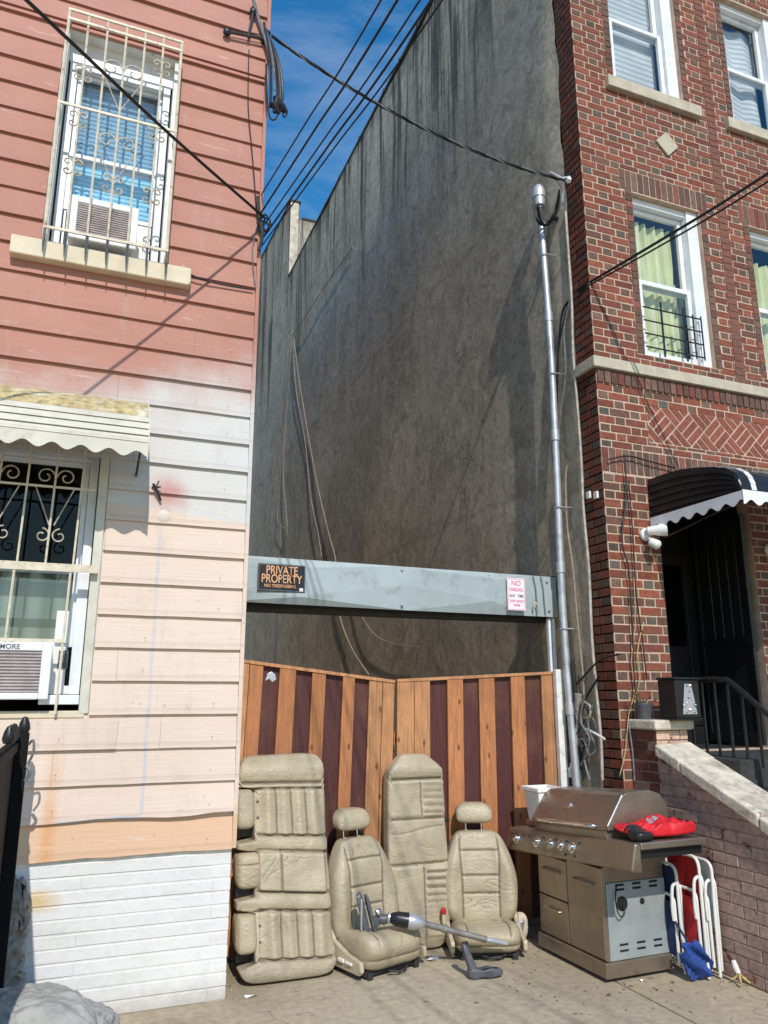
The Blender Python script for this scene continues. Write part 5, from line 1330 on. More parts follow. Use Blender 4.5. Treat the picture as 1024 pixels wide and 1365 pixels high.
def headrest(parent, zc, yc, w, h, T, x0=0):
    def df(x,y,z):
        k=1-.20*ss(0,1,z)
        return (x0+x*w*k,yc+y*T-.014*(1-z*z)*ss(0,1,-y)+.015*z,zc+z*h)
    o=softbox('headrest',M['leather'],parent,(36,18,26),4.2,df,sag=2)
    return o
def front_seat(label, loc, rz, H, wb,wm,wt, hz, cw, cd, ch, side, hx=0, rec=.16, yb=.34):
    t=thing('car_seat',label,'car seat',loc,rz,group='tan leather car seats dumped by the gate',world=False)
    cushion(t,cw,cd,ch,.035)
    backrest(t,H,wb,wm,wt,.125,yb,.13,rec)
    hr=headrest(t,hz,yb+rec*(hz-.13)-.012,.128,.066,.055,hx)
    for s in (-1,1):
        b=MB(); b.tube([(hx+s*.055,yb+rec*(hz-.2),hz-.17),(hx+s*.055,yb+rec*(hz-.13),hz-.03)],.0058,8); b.build('post',M['chrome'],hr,smooth=True,world=False)
        b=MB(); b.lathe((hx+s*.055,yb+rec*(H-.02),.13+H-.012),(0,rec,1),[(0,.014),(.014,.012),(.016,0)],10); b.build('guide',M['beige_plastic'],hr,smooth=True)
    # side trims
    for s in (-1,1):
        x0,x1=(s*(cw+.002),s*(cw+.030))
        b=MB(); poly=[(x0,.02,.055),(x0,.05,.03),(x0,cd-.05,.03),(x0,cd+.0,.10),(x0,cd-.02,.25),(x0,cd-.06,.27),(x0,cd-.12,.17),(x0,.16,.125),(x0,.03,.105)]
        b.prism(poly,(x1-x0,0,0)); tr=b.build('side_trim',M['beige_plastic'],t,bevel=.010)
        if s==side:
            for (ya,yb_,za,zb) in ((.10,.16,.074,.090),(.18,.235,.072,.092)):
                b=MB(); b.box(min(x1,x1+s*.014),max(x1,x1+s*.014),ya,yb_,za,zb); b.build('switch',M['plastic_white'],tr,bevel=.004)
            b=MB(); b.prism([(x1,cd-.10,.185),(x1,cd-.045,.24),(x1,cd-.035,.225),(x1,cd-.085,.165)],(s*.003,0,0)); b.build('slot',M['plastic_black'],tr)
    for s in (-1,1):
        b=MB(); b.box(s*(cw-.05)-.018,s*(cw-.05)+.018,.03,cd,0,.036); b.build('rail',M['frame_iron'],t,bevel=.004)
    b=MB(); b.box(-cw+.02,cw-.02,.05,cd-.04,.018,.045); b.tube([(-.05,.02,.03),(.0,-.005,.022),(.06,.0,.028),(.10,.03,.03)],.007,6); b.build('seat_pan',M['frame_iron'],t)
    return t
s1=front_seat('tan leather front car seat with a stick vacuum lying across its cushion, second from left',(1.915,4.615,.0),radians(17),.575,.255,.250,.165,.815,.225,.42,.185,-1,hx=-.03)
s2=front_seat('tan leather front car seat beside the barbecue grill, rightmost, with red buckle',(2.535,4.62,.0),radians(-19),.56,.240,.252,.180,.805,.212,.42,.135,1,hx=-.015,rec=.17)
b=MB(); b.box(-.272,-.248,.20,.235,.16,.25); bk=b.build('buckle',M['beige_plastic'],s2,bevel=.005)
b=MB(); b.box(-.275,-.245,.193,.2365,.222,.252); b.build('button',M['red_fabric'],bk,bevel=.003)
# ---- bench cushion standing on end
BN=thing('bench_seat','long tan leather rear bench cushion standing on end against the gate, leftmost seat','car seat',(1.285,4.785,0),group='tan leather car seats dumped by the gate',world=False)
LH=1.21
# local frame: x across, z up the bench, front toward -y ; leaning back
def lean(z): return .33*(z/LH)
secs=[(.085,.285),(.365,.545),(.615,.835)]    # vertical extents (fraction) of the three seat pads
def bench(x,y,z):
    v=(z+1)/2
    notch=0
    for a,c in secs: notch=max(notch, ss(a-.028,a-.008,v)*ss(c+.02,c+.004,v))
    L=-.30+.105*notch*(1); 
    Rr=.275+.045*ss(.22,.0,v)+.02*ss(.88,1,v)-.012*g(v-.55,.2)
    tt=(x+1)/2; X=L+(Rr-L)*tt
    X+= .018*sin(v*2.2)
    fr=ss(.15,.7,-y)
    s=v+(.030+.055*g(v-.42,.28))*X  # seams run slightly uphill to the right
    rel=0
    # smooth cross bands and padded sections
    def inside(a,c,w=.010): return ss(a-w,a+w,s)*ss(c+w,c-w,s)
    inx=ss(-.175,-.155,X)
    A=inside(*secs[0])*inx; Bm=inside(*secs[1])*inx; Cc=inside(*secs[2])*inx
    for k,(pad) in enumerate((A,Cc)):
        for xx in (-.085,.015,.11,.20): rel+=pad*.026*g(X-xx+.02*(v-.5),.036)
        for xx in (-.035,.0625,.155): rel-=pad*.010*g(X-xx+.02*(v-.5),.006)
        rel+=pad*(-.010)
    pb=Bm*ss(-.165,-.150,X)*ss(.262,.248,X)
    rel+=pb*.022
    rel-=Bm*.012*g(X+.02,.008)
    for a,c in secs:
        rel-=.022*g((s-a)*LH,.009)*inx; rel-=.022*g((s-c)*LH,.009)*inx
    rel-=.014*Bm*g(X-.258,.008)
    for c in (.58,.325): rel+=.012*g(s-c,.03)
    rel+=.028*g(v-.93,.06)
    rel-=.018*g((s-.862)*LH,.012)
    rel+=.015*g(v-.03,.05)
    Y=.065*y-fr*rel
    Z=.012+v*LH+.012*(X)*2.0*(v-.2)
    return (X,Y+lean(Z)+.03*ss(.10,0,v)*0,Z)
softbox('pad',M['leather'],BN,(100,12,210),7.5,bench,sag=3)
for k,(a,c) in enumerate(secs):
    z1=.012+c*LH+.005; z0=.012+a*LH+(.045 if k!=1 else .03); zc=(z0+z1)/2; hh=(z1-z0)/2
    wv=.064 if k!=1 else .078
    def bol(x,y,z,zc=zc,hh=hh,k=k,wv=wv):
        X=-.245+(.02 if k==1 else 0)+wv*x; Z=zc+hh*z+.02*(X+.2)
        rel=.010*(1-x*x)*ss(0,.7,-y)-.006*g(X+.30,.01)-(.006*g((z-.35)*hh,.006) if k==1 else 0)*ss(0,.7,-y)
        return (X+.01,.068*y-.004-rel+lean(Z),Z)
    softbox('bolster',M['leather'],BN,(28,16,48),4.2,bol,sag=7+k)
    b=MB()
    for q in (.35,.75) if k!=1 else ():
        z=zc-hh+2*hh*q; b.lathe((-.158,lean(z)-.075,z),(0,-1,0),[(0,.009),(.006,.008),(.007,0)],8)
    if k!=1: b.split('stud',M['beige_plastic'],BN,smooth=True)
    b=MB(); b.box(-.285,-.16,lean(z0)+.0,lean(z0)+.04,z0-.05,z0+.02); b.build('recess',M['plastic_black'],BN)  # black block paints in the shade of the notch below the bolster
# ---- rear backrest on end
RB=thing('rear_car_seat','tall narrow tan rear seat back standing on end between the two front seats','car seat',(2.225,5.0,0),group='tan leather car seats dumped by the gate',world=False)
RH_=1.19
def rear(x,y,z):
    v=(z+1)/2
    w=.212+.004*sin(v*5)
    w*=1-.30*ss(.90,1.0,v)
    X=x*w-.012*ss(.9,1,v)*0+.012*(v-.5); fr=ss(.15,.7,-y); rel=0
    rel-=.014*g((v-.868)*RH_,.009)+.010*g((v-.655)*RH_,.008)+.012*g((v-.425)*RH_,.009)
    rel+=.040*g(v-.935,.06)
    up=ss(.66,.68,v)*ss(.865,.85,v); lo=ss(.42,.405,v)
    rel-=(up+lo)*.009*g(X-.03,.007)
    wr=ss(.03,.06,X)
    rel+=(up*.7+lo)*wr*.0055*sin(v*RH_*150+6*X+sin(v*30))*(.5+.5*sin(v*17+2))
    rel+=.012*g(v-.54,.11)+.010*up+.008*lo
    rel-=.004*g((v-.60)*RH_-.02*sin(X*9),.008)*ss(.425,.5,v)
    Y=.062*y*(1-.3*ss(.88,1,v))-fr*rel
    Z=.01+v*RH_
    return (X,Y+.105*(Z/RH_),Z)
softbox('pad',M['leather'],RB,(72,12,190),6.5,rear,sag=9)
for z in (.755,.505,.255):
    b=MB(); b.box(.205,.245,-.045+.105*z/RH_,-.02+.105*z/RH_,z,z+.022); b.build('latch',M['plastic_black'],RB,bevel=.004)
# ================================================================== STICK VACUUM AND ATTACHMENT
VC=thing('stick_vacuum','grey stick vacuum with black and silver body lying across the car seats','vacuum',(1.95,4.72,.24))
h0=at(524,1224,Y=4.66); h1=at(566,1231,Y=4.60); h2=at(600,1243,Y=4.57); h3=at(677,1258,Y=4.52); h00=at(500,1222,Y=4.70)
ax=(h1-h0).normalized()
b=MB(); b.lathe(h0-ax*.02,ax,[(0,.020),(.015,.032),(.05,.042),(.11,.045),(.111,.044)],20); b.build('dust_cup',M['plastic_black'],VC,smooth=True)
b=MB(); b.lathe(h0+ax*.092,ax,[(0,.0455),(.03,.047),(.075,.036),(.10,.022),(.101,0)],20); b.lathe(h0-ax*.035,ax,[(0,.02),(.004,.034),(.014,.034),(.016,.02)],16); b.split('collar',M['plastic_silver'],VC,smooth=True)
b=MB(); b.tube([h00,h00+(h0-h00)*.5+Vector((0,0,-.012)),h0-ax*.02],[.026,.030,.024],12); b.tube([h00+Vector((-.01,0,.0)),h00+Vector((.012,-.015,-.05))],[.03,.02],10); b.build('motor_housing',M['plastic_grey'],VC,smooth=True)
b=MB(); b.lathe(h00+Vector((.005,-.025,.03)),(.4,-1,.3),[(0,.018),(.02,.02),(.028,.010),(.029,0)],14); b.build('hinge_knob',M['chrome'],VC,smooth=True)
b=MB(); q0=h0+ax*.17; q1=h2+(h3-h2)*.62; b.lathe(q0,(q1-q0),[(0,.022),(.03,.019),((q1-q0).length-.03,.0185),((q1-q0).length,.021),((q1-q0).length+.004,.014)],16)
d=(h3-h2).normalized(); b.lathe(q0.lerp(q1,.32),(q1-q0),[(0,.019),(.004,.023),(.03,.023),(.034,.019)],14)
b.build('wand',M['wand'],VC,smooth=True)
b=MB(); b.lathe(q1,(h3-q1),[(0,.0135),((h3-q1).length-.01,.0135),((h3-q1).length,.010),((h3-q1).length+.001,0)],14); b.build('inner_tube',M['galv'],VC,smooth=True)
hc=at(484,1218,Y=4.72)
def head(x,y,z):
    return (hc.x+.022*x+.055*z*-.55+.012*y,hc.y+.035*y,hc.z+.118*z+.004*sin(x*4))
softbox('floor_head',M['plastic_grey'],VC,(14,14,30),4,head)
def head2(x,y,z):
    return (hc.x+.040+.012*x-.050*z*.62,hc.y-.02+.022*y,hc.z+.0+.112*z)
softbox('brush_cover',M['plastic_grey'],VC,(10,12,30),4,head2)
b=MB(); b.box(hc.x-.030,hc.x-.018,hc.y-.045,hc.y-.03,hc.z-.08,hc.z+.09); b.build('strip',M['galv'],VC,bevel=.004)
AT=thing('vacuum_attachment','grey L shaped vacuum floor nozzle standing on the concrete in front of the right seat','vacuum nozzle',(2.33,4.42,0))
n0=at(629,1304,Y=4.40); 
def noz(x,y,z):
    X=n0.x+.024*x*(1-.25*z)-.020*(1-z)*.0; return (X-.012*z-.012*sin(z*1.6),n0.y+.02+.024*y+.03*z,.090+.092*z)
softbox('neck',M['plastic_grey'],AT,(14,14,26),3.6,noz)
def foot(x,y,z):
    t_=(x+1)/2
    return (n0.x-.02+.205*t_, n0.y+.0-.03*t_+.036*y*(.8+.3*t_)+.01, .030+.028*z*(1-.25*t_)+.004*sin(x*6)*z)
softbox('foot',M['plastic_grey'],AT,(30,14,12),4.5,foot)
b=MB(); b.lathe((n0.x-.012,n0.y+.05,.165),(-.1,.3,1),[(0,.021),(.02,.021),(.021,.017),(.005,.017),(.0045,0)],14); b.build('socket',M['plastic_black'],AT,smooth=True)
b=MB(); b.box(n0.x+.06,n0.x+.15,n0.y-.035,n0.y-.028,.052,.058); b.build('slot',M['plastic_black'],AT)
# ================================================================== GRILL
GR=thing('gas_grill','dirty stainless gas grill with tilted hood standing against the stoop wall','grill',(2.976,4.055,0),radians(1.5),world=False)
# local: x into depth (+X world), y away along the front, z up
CL=.66; CDp=.47
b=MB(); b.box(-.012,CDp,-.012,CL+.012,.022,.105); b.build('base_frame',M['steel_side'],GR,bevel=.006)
b=MB(); b.box(.022,CDp-.02,.014,CL-.01,.106,.62); b.build('cabinet',M['plastic_black'],GR)
def panel(name,y0,y1,z0,z1,handle,zh=None,m='steel'):
    b=MB(); b.box(.000,.021,y0,y1,z0,z1); p=b.build(name,M[m],GR,bevel=.005)
    yc=(y0+y1)/2; hw=min(.085,(y1-y0)*.34)
    b=MB(); b.tube(crom([(0,yc-hw,handle),(-.022,yc-hw+.012,handle),(-.028,yc,handle),(-.022,yc+hw-.012,handle),(0,yc+hw,handle)],5),.007,8); b.build('handle',M['steel'],p,smooth=True)
    return p
panel('drawer',.348,CL-.006,.345,.582,.505); panel('drawer',.348,CL-.006,.112,.338,.275); panel('door',.006,.341,.112,.604,.505)
# street side: galvanised panel
b=MB(); b.box(.030,CDp-.004,.0,.013,.107,.52); sp=b.build('side_panel',M['grill_side'],GR,bevel=.004)
b=MB()
for r_,z in enumerate((.150,.182)):
    for c_ in range(3): y=.10+c_*.125; b.box(y,y+.062,-.0018,-.0003,z,z+.011)
for r_,z in enumerate((.475,.500)):
    for c_ in range(3): y=.095+c_*.125; b.box(y,y+.062,-.0018,-.0003,z,z+.013)
b.split('vent',M['plastic_black'],sp)
b=MB(); b.lathe((.135,-.0005,.405),(0,-1,0),[(0,.040),(.003,.040),(.0035,.034),(.001,.030),(.0012,0)],24); b.lathe((.145,-.002,.40),(0,-1,0),[(0,.018),(.006,.014),(.007,0)],12); b.lathe((.285,-.0005,.405),(0,-1,0),[(0,.020),(.003,.018),(.006,.008),(.007,0)],6); b.split('grommet',M['plastic_black'],sp)
b=MB(); b.tube(crom([(.10,-.004,.50),(.075,-.02,.44),(.075,-.03,.38),(.10,-.03,.345),(.135,-.02,.36),(.135,-.01,.40)],6),.004,6); b.build('hose',M['cable'],sp,smooth=True)
b=MB(); b.box(.010,.029,.002,.013,.107,.61); b.box(.03,CDp-.004,.006,.014,.521,.63); b.split('corner_strip',M['steel_side'],GR,bevel=.003)
# control panel with side shelves (long); the whole top sags to the far end
_n0=set(o.name for o in C.objects)
y0,y1=-.335,.965
b=MB()
fr=[(-.055,.600),(-.045,.592),(.02,.585),(.02,.725),(-.005,.738),(-.020,.732)]
b.prism([(x,y0,z) for x,z in fr],(0,y1-y0,0)); b.build('control_panel',M['steel'],GR,bevel=.008)
# right shelf and left shelf
for (a,c) in ((y0,-.045),(.70,y1)):
    b=MB(); b.box(.0205,.50,a,c,.700,.738); b.build('side_shelf',M['steel_side'],GR,bevel=.006)
b=MB(); b.box(.10,.47,.735,.945,.7385,.778); b.build('burner_cover',M['steel_side'],GR,bevel=.008)
b=MB(); b.box(.021,.49,-.30,-.05,.650,.699); b.build('shelf_tray',M['plastic_black'],GR)  # black block paints in the dark hollow under the right shelf
b=MB(); b.box(.0205,.47,-.0449,.6999,.60,.780); b.build('firebox',M['steel_side'],GR,bevel=.004)
# knobs
for k,y in enumerate((.84,.60,.445,.335,.215)):
    b=MB(); z=.668; x=-.038
    axk=Vector((-1,0,.28)).normalized()
    b.lathe((x,y,z),axk,[(0,.034),(.004,.033),(.0045,.024),(.022,.021),(.026,.016),(.0265,0)],18); kn=b.build('knob',M['chrome'],GR,smooth=True,ang=30)
b=MB()
for y in (.91,.76,.69,.53,.39,.275,.15): b.lathe((-.034,y,.700),(-1,0,.3),[(0,.008),(.004,.007),(.005,0)],8)
for y in (.275,.18): b.lathe((-.050,y,.625),(-1,0,.3),[(0,.008),(.004,.007),(.005,0)],8)
b.split('button',M['plastic_black'],GR)
# hood
hy0,hy1=-.055,.715
prof=[(.018,.782),(.014,.806),(.135,.972),(.165,.988),(.34,.995),(.42,.97),(.47,.90),(.48,.782)]
tw=lambda x,y,z:(x,y,z)
b=MB(); n=len(prof); m_=8
vs=[];fs=[]
for i in range(m_+1):
    y=hy0+(hy1-hy0)*i/m_
    for x,z in prof: vs.append(tw(x,y,z))
for i in range(m_):
    for k in range(n): fs.append((i*n+k,i*n+(k+1)%n,(i+1)*n+(k+1)%n,(i+1)*n+k))
b.add(vs,fs); hd=b.build('hood',M['steel'],GR,smooth=True,ang=25)
b=MB()
for yy,e in ((hy0,-.014),(hy1,.014)):
    v=[tw(x,yy,z) for x,z in prof]; b.prism(v,(0,e,0))
b.split('hood_end',M['steel_side'],GR,bevel=.004)
b=MB(); b.tube([tw(.014,hy0-.010,.806),tw(.135,hy0-.010,.974)],.006,6); b.build('trim',M['chrome'],hd,smooth=True)
b=MB(); gz=tw(.080,.40,.900); b.lathe(gz,(-.86,0,.5),[(-.004,.030),(.004,.034),(.010,.032),(.0105,.026),(.009,.025),(.0095,0)],22); b.build('thermometer',M['chrome'],hd,smooth=True,ang=30)
b=MB(); b.tube(crom([(.018,.04,.800),(-.026,.06,.806),(-.030,.33,.808),(-.026,.60,.806),(.018,.62,.800)],6),.012,10); b.build('hood_handle',M['chrome'],hd,smooth=True)
for y in (.06,.60):
    for x in (.05,.40):
        b=MB(); b.lathe((x,y-.012,.012),(0,1,0),[(0,.012),(.024,.012)],10); b.build('caster',M['plastic_black'],GR,smooth=True)
def tilt(y): return .060-.0746*(y+.335)
for o in [o for o in C.objects if o.name not in _n0 and o.type=='MESH' and not o.name.startswith('caster')]:
    for v in o.data.vertices: v.co.z += tilt(v.co.y)
# ---- red bag on the grill shelf
BG=thing('folded_bag','glossy red folded bag with black open mouth lying on the right grill shelf','bag',tuple(at(860,1105,Y=3.93)))
c0=Vector((3.25,3.885,.838))
def bag(x,y,z):
    import mathutils
    q=Vector((x*1.7+y*.4,y*1.5-x*.5,3.3)); nz=(mathutils.noise.noise(q)*.030-.034*abs(mathutils.noise.noise(q*1.6))-.020*abs(mathutils.noise.noise(q*3.3+Vector((4,1,0))))+.012)
    fold=.016*(abs(((x*1.6+y*.8)%1)-.5)*2-.5)*(z>0)
    X=c0.x+.235*x+.02*y; Y=c0.y+.125*y-.02*x; Z=c0.z+.034*z*(1-.45*x*x)+(nz+fold)*ss(-.2,.8,z)+.012*ss(-.8,.4,x)*ss(.2,1,z)
    return (X,Y,max(Z,.800))
softbox('bag_body',M['red_fabric'],BG,(70,50,18),4.0,bag)
def mouth(x,y,z):
    return (c0.x-.165+.078*x+.03*y,c0.y-.060+.098*y,max(.800,c0.z-.008+.032*z*(1-.3*x)+.008*sin(y*3)))
softbox('bag_mouth',M['plastic_black'],BG,(18,24,12),2.8,mouth)
b=MB(); import mathutils
def pt(u,v):
    x=-.25+u; y=-.2+v; z=.98
    p=Vector(bag(x,y,z)); return (p.x,p.y,p.z+.004)
for (u,v,du,dv) in ((0,0,.16,.16),(.05,.2,.2,.14),(.2,.05,.12,.22),(.26,.3,.12,.08)):
    b.add([pt(u,v),pt(u+du,v),pt(u+du,v+dv),pt(u,v+dv)],[(0,1,2,3)])
b.build('emblem',M['galv'],BG)
# ---- white pot on the left shelf
t=thing('planter','square white plastic planter behind the left end of the grill hood','planter',(3.04,4.86,.80))
pc=at(724,1062,Y=4.88)
b=MB()
def frus(w0,w1,z0,z1):
    return [(pc.x-w0,pc.y-w0,z0),(pc.x+w0,pc.y-w0,z0),(pc.x+w0,pc.y+w0,z0),(pc.x-w0,pc.y+w0,z0),(pc.x-w1,pc.y-w1,z1),(pc.x+w1,pc.y-w1,z1),(pc.x+w1,pc.y+w1,z1),(pc.x-w1,pc.y+w1,z1)]
b.hexa(frus(.075,.098,.742,.945)); b.build('tub',M['plastic_white'],t,bevel=.008)
b=MB(); 
w=.108; i_=.088
for (xa,xb,ya,yb_) in ((-w,w,-w,-i_),(-w,w,i_,w),(-w,-i_,-i_,i_),(i_,w,-i_,i_)): b.box(pc.x+xa,pc.x+xb,pc.y+ya,pc.y+yb_,.946,.972)
b.build('rim',M['plastic_white'],t,bevel=.004)
# ================================================================== FOLDED BEACH CHAIRS
def rounded(pts,r=.035,n=5):
    out=[]
    P=[Vector(p) for p in pts]
    for i,p in enumerate(P):
        if i in (0,len(P)-1): out.append(p); continue
        a=(P[i-1]-p); c=(P[i+1]-p); ra=min(r,a.length*.45); rc=min(r,c.length*.45)
        s=p+a.normalized()*ra; e=p+c.normalized()*rc
        for k in range(n+1):
            t=k/n; out.append(s*(1-t)**2+p*2*t*(1-t)+e*t*t)
    return out
def folded_chair(label,canv,x0,y0,y1,hh,lean_,extra=True,fl=None):
    t=thing('beach_chair',label,'folding chair',(x0,(y0+y1)/2,0),group='folded beach chairs between grill and stoop wall')
    def U(xo,ya,yb_,z0,z1,r): 
        pts=[(xo+lean_*z0,ya,z0),(xo+lean_*z1,ya,z1),(xo+lean_*z1,yb_,z1),(xo+lean_*z0,yb_,z0)]
        b=MB(); b.tube(rounded(pts,.06),r,8); return b
    U(x0,y0,y1,.012,hh,.0095).build('back_frame',M['plastic_white'],t,smooth=True)
    U(x0+.035,y0+.02,y1-.02,.03,hh*.86,.009).build('leg_frame',M['plastic_white'],t,smooth=True)
    b=MB(); pts=[(x0-.025+lean_*.1,y0+.015,.06),(x0-.03,y0+.015,hh*.72),(x0-.03,y1-.015,hh*.72),(x0-.025,y1-.015,.06)]; b.tube(rounded(pts,.05),.009,8); b.build('seat_frame',M['plastic_white'],t,smooth=True)
    for y in (y0+.005,y1-.005):
        b=MB(); b.tube(crom([(x0-.05,y,hh*.50),(x0-.055,y,hh*.62),(x0-.045,y,hh*.80),(x0-.015,y,hh*.84)],5),.0095,8); b.build('armrest',M['plastic_white'],t,smooth=True)
    def sheet(ya,yb_,za,zb,xo,sagx,m,name):
        b=MB(); n=10; vs=[];fs=[]
        for i in range(n+1):
            for j in range(n+1):
                u=i/n;v=j/n
                vs.append((xo+lean_*(za+(zb-za)*v)-sagx*sin(pi*u)*sin(pi*v)+.004*sin(u*9+v*7),ya+(yb_-ya)*u,za+(zb-za)*v))
        for i in range(n):
            for j in range(n): a=i*(n+1)+j; fs.append((a,a+n+1,a+n+2,a+1))
        b.add(vs,fs); b.build(name,M[m],t,smooth=True,ang=180)
    sheet(y0+.005,y1-.005,hh*.42,hh-.01,x0-.004,-.012,canv[0],'back_canvas')
    sheet(y0+.02,y1-.02,.10,hh*.66,x0-.030,.014,canv[1],'seat_canvas')
    return t
folded_chair('folded beach chair with navy and blue canvas next to the grill side panel',('navy_canvas','navy_canvas'),3.475,3.985,4.17,.60,-.02)
folded_chair('folded beach chair with red canvas in the middle of the three',('red_canvas','red_canvas'),3.545,3.875,4.15,.66,-.01)
folded_chair('folded pale green beach chair nearest the stoop wall',('pale_canvas','pale_canvas'),3.628,3.875,4.12,.63,.01)
# blue flap hanging in front of the chairs
fa=[at(908,1272,Y=3.90),at(934,1252,Y=3.88),at(945,1296,Y=3.86),at(930,1311,Y=3.86),at(914,1290,Y=3.88)]
def flap(x,y,z):
    c=Vector((3.475,3.885,.105)); 
    return (c.x+.075*x*(1-.25*z)+.035*z*-1+.006*sin(z*7+x*3),c.y+.022*y+.016*sin(x*5+z*4)+.010*abs(sin(x*9-z*7))-.02*x,c.z+.100*z+.012*sin(x*3)+.010*abs(sin(x*5+z*3)))
o=softbox('carry_bag',M['blue_canvas'],None,(22,10,26),3.0,flap); tag(o,'bright blue crumpled canvas bag on the ground at the foot of the chairs','bag')
o=MB()
for (x,z,l) in ((3.47,.42,.20),): o.tube(crom([(3.43,4.04,.36),(3.435,3.99,.29),(3.46,3.93,.20)],5),.007,6)
o=o.build('strap',M['navy_canvas'],None,smooth=True,world=False); tag(o,'blue strap slung from the navy chair down to the blue bag','strap')
t=thing('rope_knot','frayed yellow rope end with white wrap on the ground beside the stoop wall','rope',(3.66,3.78,0))
rr=random.Random(3); b=MB()
for k in range(9):
    a=rr.uniform(0,6.28); b.tube(crom([(3.66,3.765,.07),(3.66+.02*cos(a),3.76+.02*sin(a),.04),(3.66+.055*cos(a),3.755+.05*sin(a),.012+.02*rr.random())],4),.0048,5)
b.build('fibre',M['cable_yellow'],t,smooth=True)
b=MB(); b.tube([(3.652,3.79,.12),(3.655,3.78,.09),(3.66,3.768,.06)],[.012,.016,.014],8); b.build('wrap',M['plastic_white'],t,smooth=True)
# ================================================================== SMALL DEBRIS
t=thing('chrome_trim','curved silver plastic trim leaning at the left foot of the grill','trim',(2.87,4.80,0))
b=MB(); vs=[];fs=[]
for i in range(13):
    a=i/12; z=.005+.16*a; y=4.83-.05*(a**2); 
    for j in range(7):
        q=-1+j/3; vs.append((2.865+.028*q-.012*a,y-.026*(1-q*q)*(1-.3*a),z))
for i in range(12):
    for j in range(6): k=i*7+j; fs.append((k,k+1,k+8,k+7))
b.add(vs,fs); o_=b.build('shell',M['galv'],t,smooth=True,ang=180); sm=o_.modifiers.new('Solidify','SOLIDIFY'); sm.thickness=.004
b=MB(); b.tube([(2.845,4.775,.02),(2.865,4.765,.02)],.006,6); b.build('clip',M['plastic_white'],t,smooth=True)
o=softbox('bundle',M['cap_stone'],None,(16,14,14),2.6,lambda x,y,z:(2.94+.045*x,4.93+.05*y,.085+.075*z+.01*sin(x*4+y*3))); tag(o,'grey lump of rubbish in the shade between the right seat and grill','rubbish')
def scrap(label,px,py,w,l,rz,m,name='paper_scrap',cat='litter'):
    p=at(px,py,Z=.006); b=MB(); n=5; vs=[];fs=[]
    for i in range(n+1):
        for j in range(n+1):
            u=-1+2*i/n; v=-1+2*j/n; x=u*w*(1+.1*sin(v*4)); y=v*l*(1+.12*sin(u*5))
            vs.append((p.x+x*cos(rz)-y*sin(rz),p.y+x*sin(rz)+y*cos(rz),.004+.010*(.5+.5*sin(u*2.3+v*1.7+px))))
    for i in range(n):
        for j in range(n): a=i*(n+1)+j; fs.append((a,a+1,a+n+2,a+n+1))
    b.add(vs,fs); o=b.build(name,M[m],None,smooth=True,world=False,ang=180); tag(o,label,cat)
scrap('pale folded paper lying between the two front car seats',577,1278,.045,.02,.5,'plastic_white')
scrap('tiny white scrap on the concrete at the corner of the grill base',857,1307,.018,.008,.1,'plastic_white')
scrap('white flakes on the concrete below the bench cushion',335,1328,.035,.010,.05,'plastic_white')
scrap('dark dry leaf on the concrete in front of the grill',812,1326,.012,.008,.8,'leaf','dry_leaf','leaf')
scrap('small dark leaf on the concrete right of the grill base',897,1309,.010,.008,1.8,'leaf','dry_leaf','leaf')
gb=MB(); rr=random.Random(9)
for k in range(420):
    x=rr.uniform(-.2,3.65); y=rr.choice([rr.uniform(3.3,5.1),rr.uniform(4.5,5.1)]); r=rr.uniform(.0015,.0055)*(1.6 if rr.random()<.06 else 1)
    if y>F-.03 and x<.95: continue
    gb.add([(x-r,y-r,-.001),(x+r,y-r*.7,-.001),(x+r*.8,y+r,-.001),(x-r,y+r*.9,-.001),(x,y,r*1.1)],[(0,1,4),(1,2,4),(2,3,4),(3,0,4)])
o=gb.build('grit',M['rock'],None,world=False); o['kind']='stuff'
gb=MB()
for k in range(300):
    x=rr.uniform(2.4,3.65); y=rr.uniform(4.3,5.15) if rr.random()<.5 else rr.uniform(3.6,4.4); r=rr.uniform(.003,.012); a=rr.uniform(0,6.28)
    if rr.random()<.45: x=rr.uniform(.95,2.4); y=rr.uniform(4.75,5.15)
    gb.add([(x+r*cos(a),y+r*sin(a),.001),(x-r*.5*sin(a),y+r*.5*cos(a),.006),(x-r*cos(a),y-r*sin(a),.002),(x+r*.5*sin(a),y-r*.5*cos(a),.004)],[(0,1,2,3)])
o=gb.build('leaf_litter',M['leaf'],None,world=False); o['kind']='stuff'
# ================================================================== SKY, SUN, CAMERA
LD = Vector((.14,1,-.93)).normalized()          # direction the sunlight travels
sv = -LD
el = math.asin(sv.z); az = atan2(sv.x, sv.y)       # clockwise from +Y
w = bpy.data.worlds.new('World'); bpy.context.scene.world = w; w.use_nodes = True
nt_ = w.node_tree; bg = nt_.nodes['Background']
sk = nt_.nodes.new('ShaderNodeTexSky'); sk.sky_type = 'NISHITA'; sk.sun_disc = False
sk.sun_elevation = el; sk.sun_rotation = az; sk.air_density = 1.5; sk.dust_density = .25; sk.ozone_density = 3.5
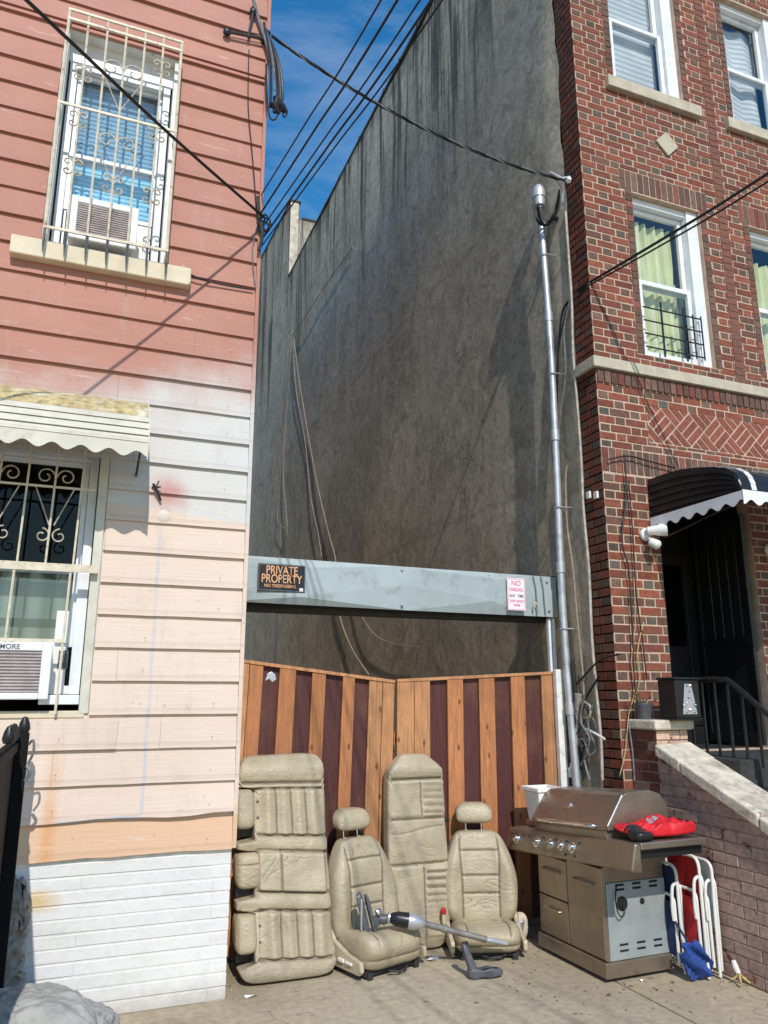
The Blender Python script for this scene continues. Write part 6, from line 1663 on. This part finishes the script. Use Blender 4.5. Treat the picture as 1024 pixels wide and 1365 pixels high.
# thin high cloud drifting near the roof lines
tc = nt_.nodes.new('ShaderNodeTexCoord'); mp = nt_.nodes.new('ShaderNodeMapping'); mp.inputs['Scale'].default_value = (1.6,1.6,4.2)
nz = nt_.nodes.new('ShaderNodeTexNoise'); nz.inputs['Scale'].default_value = 2.3; nz.inputs['Detail'].default_value = 8; nz.inputs['Roughness'].default_value = .6; nz.inputs['Distortion'].default_value = .5
nt_.links.new(tc.outputs['Generated'], mp.inputs[0]); nt_.links.new(mp.outputs[0], nz.inputs['Vector'])
rp = nt_.nodes.new('ShaderNodeValToRGB'); rp.color_ramp.elements[0].position = .43; rp.color_ramp.elements[0].color = (0,0,0,1); rp.color_ramp.elements[1].position = .8; rp.color_ramp.elements[1].color = (.34,.34,.34,1)
nt_.links.new(nz.outputs['Fac'], rp.inputs[0])
hs = nt_.nodes.new('ShaderNodeHueSaturation'); hs.inputs['Saturation'].default_value = 1.4; hs.inputs['Value'].default_value = 1.06; nt_.links.new(sk.outputs[0], hs.inputs['Color'])
mx = nt_.nodes.new('ShaderNodeMix'); mx.data_type = 'RGBA'
nt_.links.new(rp.outputs[0], mx.inputs['Factor']); nt_.links.new(hs.outputs[0], mx.inputs[6]); mx.inputs[7].default_value = (5.6,6.2,7.0,1)
nt_.links.new(mx.outputs[2], bg.inputs['Color']); bg.inputs['Strength'].default_value = .15
s = bpy.data.lights.new('Sun','SUN'); s.energy = 3.85; s.angle = radians(.53); s.color = (1,.95,.88)
so = bpy.data.objects.new('Sun', s); C.objects.link(so); so.rotation_euler = LD.to_track_quat('-Z','Y').to_euler(); so.location = (0,-6,9)
cam = bpy.data.cameras.new('Camera'); co = bpy.data.objects.new('Camera', cam); C.objects.link(co)
co.location = (0,0,EYE); co.rotation_euler = (radians(90)+PITCH,0,-YAW)
cam.sensor_fit = 'VERTICAL'; cam.sensor_height = 24; cam.lens = FPX/1365*24; cam.clip_start = .05; cam.clip_end = 2000
sc = bpy.context.scene; sc.camera = co
sc.view_settings.view_transform = 'Standard'; sc.view_settings.look = 'None'; sc.view_settings.exposure = 0; sc.view_settings.gamma = 1
for o in bpy.data.objects:
    if '_w' in o: del o['_w']
